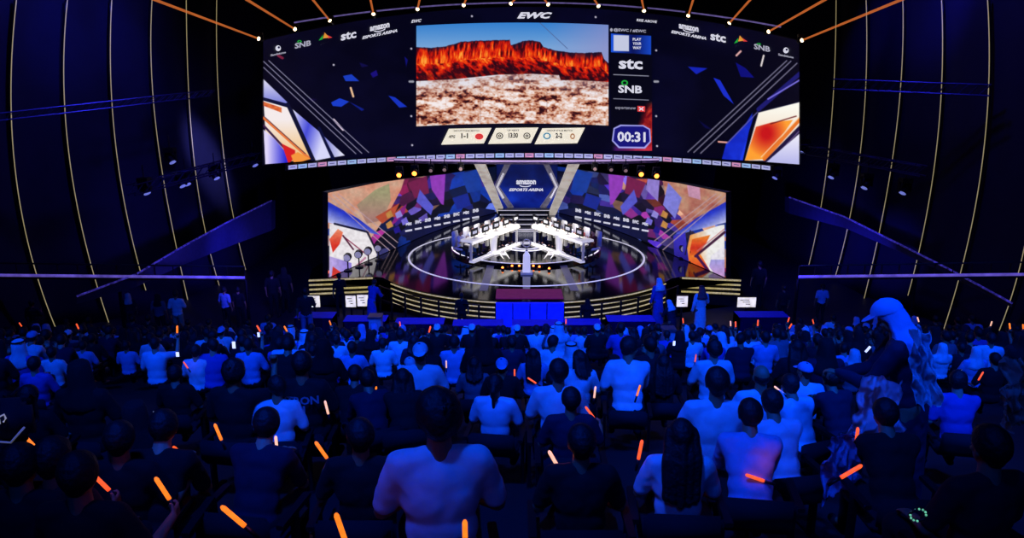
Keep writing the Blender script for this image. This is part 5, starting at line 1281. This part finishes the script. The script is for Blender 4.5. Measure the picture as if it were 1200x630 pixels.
# black backpack with a white mark at the left edge
p = P(14, 492, 3.9); r = empty('backpack', p, .15)
bm = NB(); box(bm, (0, 0, 0), (.22, .14, .26)); bmesh.ops.bevel(bm, geom=bm.edges[:], offset=.05, segments=3, affect='EDGES'); obj('body', bm, DKFAB, r, True)
bm = NB(); tube(bm, [Vector((-.11, -.085, .02)), Vector((-.04, -.09, -.085)), Vector((.02, -.09, -.095)), Vector((.10, -.085, -.01))], .006, 8); obj('piping', bm, mat('grey_piping', (170, 175, 180), emit=.12), r, True)
bm = NB(); tube(bm, [Vector((-.02, -.086, .06)), Vector((.01, -.086, .075)), Vector((.015, -.086, .05)), Vector((.0, -.086, .03))], .005, 6); box(bm, (-.02, -.086, .035), (.008, .006, .03)); obj('mark', bm, mat('white_mark', (200, 200, 200), emit=.3), r)
bm = NB(); 
for x in (-.07, .07): tube(bm, [Vector((x, .06, .12)), Vector((x, .13, .08)), Vector((x, .12, -.06)), Vector((x, .06, -.11))], .014, 6)
obj('strap', bm, DKFAB, r); tag(r, 'black backpack with small white mark and grey curved piping at the left edge', 'backpack')
# lit phones and printed cards
PHM = mat('phone_screen_white', (220, 230, 250), emit=1.1, var=.15, scale=30); PHD = mat('dim_pale_card', (150, 160, 140), .6, emit=.32, var=.2, scale=30)  # printed cards carry an added dim glow to show in the dark
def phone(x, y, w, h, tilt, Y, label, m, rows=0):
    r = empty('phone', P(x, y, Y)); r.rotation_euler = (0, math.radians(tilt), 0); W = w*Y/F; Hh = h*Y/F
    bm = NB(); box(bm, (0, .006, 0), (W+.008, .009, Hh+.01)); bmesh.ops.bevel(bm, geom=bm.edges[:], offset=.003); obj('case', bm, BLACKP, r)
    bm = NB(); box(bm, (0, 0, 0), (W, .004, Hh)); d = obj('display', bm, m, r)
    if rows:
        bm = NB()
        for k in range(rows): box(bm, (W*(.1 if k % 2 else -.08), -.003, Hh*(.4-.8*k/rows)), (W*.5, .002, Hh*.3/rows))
        obj('display_print', bm, mat('card_print_dark', (40, 45, 40), .6), d)
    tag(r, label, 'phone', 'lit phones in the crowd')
phone(97.5, 561, 9, 40, 2, 3.4, 'tall pale printed card with added glow at lower left, upper of two', PHD, 4)
phone(143, 608, 15, 40, -3, 2.9, 'wider pale printed card with added glow cut by the bottom at lower left', PHD, 6)
phone(182, 493, 8, 26, 12, 5.0, 'patterned pale card with added glow above the stick at lower left', PHD, 5)
phone(208, 415, 4, 6, 0, 9, 'bright white phone beside the tilted red glow stick', PHM)
phone(274, 404, 4, 9, 0, 10, 'bright phone screen held left of the pale shirt at left', PHM)
phone(247, 470, 6, 14, 10, 6.2, 'small bright white screen low in the left crowd', PHM)
phone(303, 392, 3, 6, 0, 13, 'tiny bright phone right of the pale shirt at left', PHM)
phone(863, 477, 8, 8, 30, 5.2, 'small bright white screen between the two broad white tee men', PHM)
phone(1017, 409, 3, 9, 35, 8, 'small white tilted screen left of the tall man in cap', PHM)
phone(790, 402, 3, 6, 0, 12, 'tiny bright phone by the right pale pedestal', PHM)
phone(1124, 435, 6, 4, 0, 7, 'small yellow-white screen right of the tall man', PHM)
r = empty('light_bracelet', P(1075, 602, 3.0)); bm = NB(); tube(bm, [Vector((.035*math.cos(2*PI*k/20), .01*math.sin(4*PI*k/20), .03*math.sin(2*PI*k/20))) for k in range(20)], .006, 6, True); obj('band', bm, BLACKP, r, True)
bm = NB()
for k in range(12): sph(bm, (.035*math.cos(2*PI*k/12), -.008, .03*math.sin(2*PI*k/12)), .0055, 8, 6)
obj('bead_light', bm, mat('bead_green', (120, 220, 170), emit=.6, var=.5, scale=60), r); tag(r, 'small glowing green beaded bracelet near the bottom right', 'bracelet')
# ---- seats
seat0 = empty('arena_seat', (0, 0, -30))
bm = NB(); box(bm, (0, .05, .40), (.46, .44, .07)); bmesh.ops.bevel(bm, geom=bm.edges[:], offset=.02, segments=2, affect='EDGES'); obj('seat', bm, DKFAB, seat0, True)
bm = NB(); box(bm, (0, -.20, .52), (.44, .05, .2)); bmesh.ops.bevel(bm, geom=bm.edges[:], offset=.02, segments=2, affect='EDGES'); obj('backrest', bm, DKFAB, seat0, True)
for x in (-.26, .26):
    bm = NB(); box(bm, (x, .02, .54), (.045, .36, .03)); bmesh.ops.bevel(bm, geom=bm.edges[:], offset=.008); obj('armrest', bm, BLACKP, seat0)
    bm = NB(); box(bm, (x, .02, .26), (.03, .06, .54)); box(bm, (x, .02, .01), (.05, .3, .02)); obj('leg', bm, BLACK, seat0)
first = True
# ---- the rest of the crowd, row by row
def boxes(a): 
    hw = a['sh']*.5; return (a['px']-hw, a['px']+hw, a['top']-2, a['top']+a['sh']*.62)
fill = []
rs = random.Random(11)
Y = 3.5; row = 0
while Y < 24.6:
    n = int(15.5/.66); row += 1
    for i in range(-n, n+1):
        x = (i+.5*(row % 2))*.66+rs.uniform(-.09, .09); yy = Y+rs.uniform(-.12, .12)
        if rs.random() < .10: continue
        z = floor_z(yy); q = Vector((x, yy, z+1.3)); px, py = 0, 0
        dd = q-Vector((0, 0, H)); cz = dd.y*cT-dd.z*sT; px = 600+F*dd.x/cz; py = 315-F*(dd.y*sT+dd.z*cT)/cz; sh = 400/yy
        if px < -sh*.4 or px > 1200+sh*.4: continue
        if yy < 5.2 and not (px < 330 or px > 960): continue
        if yy > 22.5 and 330 < px < 930: continue
        if py > 640: continue
        bad = False
        for a in ALL:
            if math.hypot(a['x']-x, a['Y']-yy) < .52: bad = True; break
            x0, x1, y0, y1 = boxes(a)
            if yy < a['Y']+.2 and px+sh*.42 > x0 and px-sh*.42 < x1 and py-sh*.1 < y1 and py+sh > y0 and not (a.get('stand') and a['Y'] > 20): bad = True; break
        if bad: continue
        fill.append((yy, x, z, px, py, sh))
    Y += .93
fill.sort()
NI = 300-len([a for a in ALL])-14
ind, rest = fill[:NI], fill[NI:]
FARSTK = []
for yy, x, z, px, py, sh in ind:
    edge = px < 300 or px > 1000
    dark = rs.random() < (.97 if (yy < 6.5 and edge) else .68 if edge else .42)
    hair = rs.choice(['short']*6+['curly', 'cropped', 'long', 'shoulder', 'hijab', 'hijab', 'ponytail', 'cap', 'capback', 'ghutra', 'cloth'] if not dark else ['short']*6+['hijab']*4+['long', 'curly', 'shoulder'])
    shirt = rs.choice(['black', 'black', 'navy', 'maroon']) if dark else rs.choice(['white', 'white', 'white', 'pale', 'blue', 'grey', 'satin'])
    pose = rs.choice(['rest', 'rest', 'rest_left', 'lean', 'lean_right', 'phone'])
    st = yy > 9 and rs.random() < .13
    if st: pose = 'raise'
    sc = rs.uniform(.93, 1.05); rz = rs.uniform(-.25, .25)
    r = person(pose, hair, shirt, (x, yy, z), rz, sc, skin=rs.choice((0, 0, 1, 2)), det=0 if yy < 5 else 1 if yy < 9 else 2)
    if hair in ('cap', 'capback'): 
        cc = rs.choice(['white', 'pale', 'black']); [c for c in r.children if c.name.startswith('cap')][0].material_slots[0].material = CL[cc]
    ALL.append(dict(o=r, px=px, top=py, sh=sh, Y=yy, label=None, x=x, hair=hair, shirt=shirt, pose=pose))
    if st:
        f = POSES['raise']['fist'][1]; c_, s_ = math.cos(rz), math.sin(rz)
        FARSTK.append((Vector((x+sc*(f.x*c_-f.y*s_), yy+sc*(f.x*s_+f.y*c_), z+sc*f.z)), ALL[-1]))
# rows and places for the labels
NUM = 'first second third fourth fifth sixth seventh eighth ninth tenth eleventh twelfth thirteenth fourteenth fifteenth sixteenth seventeenth eighteenth nineteenth twentieth'.split()
def ordw(k):
    if k < 20: return NUM[k]
    t = ['twenty', 'thirty', 'forty', 'fifty'][(k+1)//10-2]; u = (k+1) % 10
    return {'twenty': 'twentieth', 'thirty': 'thirtieth', 'forty': 'fortieth', 'fifty': 'fiftieth'}[t] if u == 0 else t+'-'+NUM[u-1]
rows = {}
for a in ALL:
    if a.get('stand'): continue
    rows.setdefault(int(round((a['Y']-3.5)/.93)), []).append(a)
ks = sorted(rows)
CW = {'white': 'white', 'pale': 'pale blue', 'grey': 'grey', 'black': 'black', 'navy': 'navy', 'maroon': 'dark red', 'blue': 'blue', 'satin': 'shiny white'}
for ri, k in enumerate(ks):
    for i, a in enumerate(sorted(rows[k], key=lambda a: a['px'])):
        a['place'] = '%s from left in %s row back' % (ordw(i), ordw(ri))
for a in ALL:
    if a['label'] is None: a['label'] = 'spectator in %s with %s, %s' % (CW[a['shirt']], WORD[a['hair']].replace('a white headscarf with black cord', 'corded headscarf'), a['place'])
    tag(a['o'], a['label'], 'person', 'spectators in the crowd' if not a.get('stand') else 'people standing around the crowd')
    if not a.get('stand') and a['Y'] < 10:
        q = seat0 if first else copy_tree(seat0); first = False
        o = a['o']; q.location = o.location; q.rotation_euler = o.rotation_euler; q.location.y -= .02
        tag(q, 'black arena seat under the '+' '.join(a['label'].replace(',', '').split()[:11]), 'seat', 'black arena seats under the spectators')
        if a['label'].startswith('spectator in'): q['label'] = 'black seat of the spectator %s' % a['place']
for p, a in FARSTK:
    glow(p, rs.uniform(-25, 25), 'tiny raised glow stick of the spectator %s' % a['place'], rs.choice([GL_P, GL_R, GL_O]), L=.12, r=.016)
# the uncountable far crowd: one object
def lowperson(kind):
    out = []
    p = POSES['rest' if kind != 1 else 'rest_left']
    for me, mi in ((p['body'], 0), (p['top'], 1), (p['trousers'], 2)): out.append((lod(me, .045 if mi == 0 else .07), mi, Matrix.Identity(4)))
    out.append((lod(HAIR['cloth' if kind == 2 else 'short'], .15), 3, p['head'])); return out
LP = [lowperson(k) for k in range(3)]
def bake(lp):
    vs = []; fs = []; ms = []; base = 0
    for me, mi, M in lp:
        for v in me.vertices: vs.append(M @ v.co)
        for q in me.polygons: fs.append([base+i for i in q.vertices]); ms.append(mi)
        base = len(vs)
    return np.array([tuple(v) for v in vs]), fs, ms
BK = [bake(l) for l in LP]
SM = ['white', 'pale', 'black', 'navy', 'blue']
for _ in range(1):
    V = []; Fc = []; Mi = []; base = 0
    for yy, x, z, px, py, sh in rest:
        k = rs.choice((0, 0, 1, 2)); co, fs, ms = BK[k]; t = rs.uniform(-.4, .4); s = rs.uniform(.93, 1.06); c_, s_ = math.cos(t)*s, math.sin(t)*s
        W = np.stack([co[:, 0]*c_-co[:, 1]*s_+x, co[:, 0]*s_+co[:, 1]*c_+yy, co[:, 2]*s+z], -1); V.append(W)
        edge = px < 300 or px > 1000
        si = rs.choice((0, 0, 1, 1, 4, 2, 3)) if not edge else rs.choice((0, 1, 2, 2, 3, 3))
        hm = 6 if k != 2 else rs.choice((1, 3))
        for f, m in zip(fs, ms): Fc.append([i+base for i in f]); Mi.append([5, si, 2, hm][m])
        base += len(W)
    if V:
        me = bpy.data.meshes.new('distant_crowd'); me.from_pydata(np.concatenate(V).tolist(), [], Fc)
        for s_ in SM: me.materials.append(CL[s_])
        me.materials.append(SKINS[0]); me.materials.append(HM_['black'])
        me.polygons.foreach_set('material_index', Mi); me.polygons.foreach_set('use_smooth', [True]*len(Fc)); me.update()
        o = bpy.data.objects.new('distant_crowd', me); COL.objects.link(o); tag(o, 'far rows of tiny seated spectators below the stage', 'crowd', None, 'stuff')
print('PEOPLE', len(ALL), 'fill', len(fill), 'stuff', len(rest))
# ---- players on the stage
tn = ['first', 'second', 'third', 'fourth', 'fifth']
gc0 = empty('gaming_chair', (0, 0, -40))
bm = NB(); box(bm, (0, 0, .46), (.5, .5, .1)); bmesh.ops.bevel(bm, geom=bm.edges[:], offset=.03, segments=2, affect='EDGES'); obj('seat', bm, mat('chair_white', (220, 218, 214), .5), gc0, True)
bm = NB(); box(bm, (0, -.27, .86), (.46, .1, .72)); bmesh.ops.bevel(bm, geom=bm.edges[:], offset=.04, segments=2, affect='EDGES'); obj('backrest', bm, MATS['chair_white'], gc0, True)
bm = NB(); cyl(bm, (0, 0, .1), (0, 0, .42), .03, .03, 10)
for k in range(5): beam(bm, (0, 0, .1), (.28*math.cos(k*1.2566), .28*math.sin(k*1.2566), .05), .05, .04)
obj('base', bm, BLACK, gc0)
for i, (s, k, p, rz) in enumerate(PLAYSPOTS):
    r = person('phone', rs.choice(['short', 'cropped', 'short']), 'white' if s == 0 else ('white', 'grey', 'white', 'red', 'maroon')[4-k] if 'red' in CL else 'white', (p.x, p.y, ZD+.15), rz, .98, skin=(0, 1)[i % 2], det=1)
    tag(r, 'player in %s sitting behind the %s desk, %s from the front end' % ('white' if s == 0 else 'team shirt', ('left', 'right')[s], tn[k]), 'person', 'players behind the desks')
    q = gc0 if i == 0 else copy_tree(gc0); q.location = (p.x, p.y, ZD+.15); q.rotation_euler = (0, 0, rz)
    tag(q, 'white gaming chair behind the %s desk, %s from the front end' % (('left', 'right')[s], tn[k]), 'chair', 'gaming chairs')

bpy.data.scenes.remove(WS)
# ================================================================== LIGHT
w = bpy.data.worlds.new('world'); scn.world = w; w.use_nodes = True
w.node_tree.nodes['Background'].inputs[0].default_value = (0.01, 0.02, 0.2, 1); w.node_tree.nodes['Background'].inputs[1].default_value = .05
scn.view_settings.view_transform = 'Standard'; scn.view_settings.look = 'None'; scn.view_settings.gamma = 1; scn.view_settings.exposure = 0; scn.view_settings.use_curve_mapping = False
def spot(loc, tgt, power, col, ang=60, blend=.6, r=.3):
    l = bpy.data.lights.new('spot', 'SPOT'); l.energy = power; l.color = col; l.spot_size = math.radians(ang); l.spot_blend = blend; l.shadow_soft_size = r
    o = bpy.data.objects.new('spot_light', l); COL.objects.link(o); o.location = loc
    o.rotation_euler = (Vector(tgt)-Vector(loc)).to_track_quat('-Z', 'Y').to_euler(); return o
BLU = (.0008, .064, 1.0)
# blue wash over the crowd from behind and above
spot((-2, 1, 16.5), (0.5, 11, 4), 7200, BLU, 62, .8, .5)
spot((6, 2, 16.5), (5, 12, 3.5), 6600, BLU, 60, .8, .5)
spot((-8, 4, 16.5), (-6.5, 17, 2), 6500, BLU, 55, .8, .5)
spot((0, 10, 16.5), (0, 22, 1), 8000, BLU, 70, .8, .5)
spot((9, 8, 16.5), (9, 20, 1), 5500, BLU, 55, .8, .5)
# stage whites
spot((CX-2, 31, 8), (CX-1.4, 34.6, 2), 2400, (1, .95, .9), 50, .6)
spot((CX+2, 31, 8), (CX+1.4, 34.6, 2), 2400, (1, .95, .9), 50, .6)
# blue wall washes
spot((-10, 24, 15.5), (-17.5, 27, 10), 2500, (.06, .06, 1), 90, .9)
spot((-9, 26, 15), (-13.5, 33.5, 6), 26000, (.22, .22, 1), 12, .9)
spot((-9, 20, 16), (-18, 25, 13), 3000, (.05, .08, 1), 30, .9)
spot((-8, 24, 3), (-14, 33, 3), 1200, (.06, .05, 1), 80, .9)
spot((10, 24, 15.5), (17.5, 27, 8), 1500, (.05, .05, 1), 90, .9)
spot((10, 22, 16), (15.5, 29, 12.5), 4000, (.03, .03, 1), 28, .9)
spot((9, 24, 3), (13.5, 34, 2.2), 2200, (.05, .04, 1), 45, .9)
spot((-6, 26, 2), (-12.8, 35, 1.8), 900, (.12, .1, 1), 26, .9)
spot((0, 15, 16.5), (0, 25, .5), 4000, (.004, .05, 1), 52, .7)  # added blue spot that brightens the tables below the stage
spot((0, -4, 15), (0, 3.6, 6.6), 600, BLU, 50, .8, .5)  # added unseen blue fill that brightens the nearest spectators
for x_, y_, Y_ in ((70, 8, 26.5), (152, 16, 28.5)):
    p_ = P(x_, y_, Y_); spot((p_.x+4, Y_-5, 16.8), p_, 2600, (.03, .05, 1), 16, .9)
for x_, y_, Y_ in ((1012, 6, 32), (1106, 8, 28.5)):
    p_ = P(x_, y_, Y_); spot((p_.x-4, Y_-5, 16.8), p_, 2000, (.03, .03, 1), 16, .9)
for x_, y_, Y_ in ((262, 325, 30), (960, 335, 31), (1042, 350, 29)):
    p_ = P(x_, y_, Y_); spot((p_.x*.6, Y_-3, 3.5), (p_.x*1.1, Y_+2, 1.8), 1800, (.03, .03, 1), 30, .9)
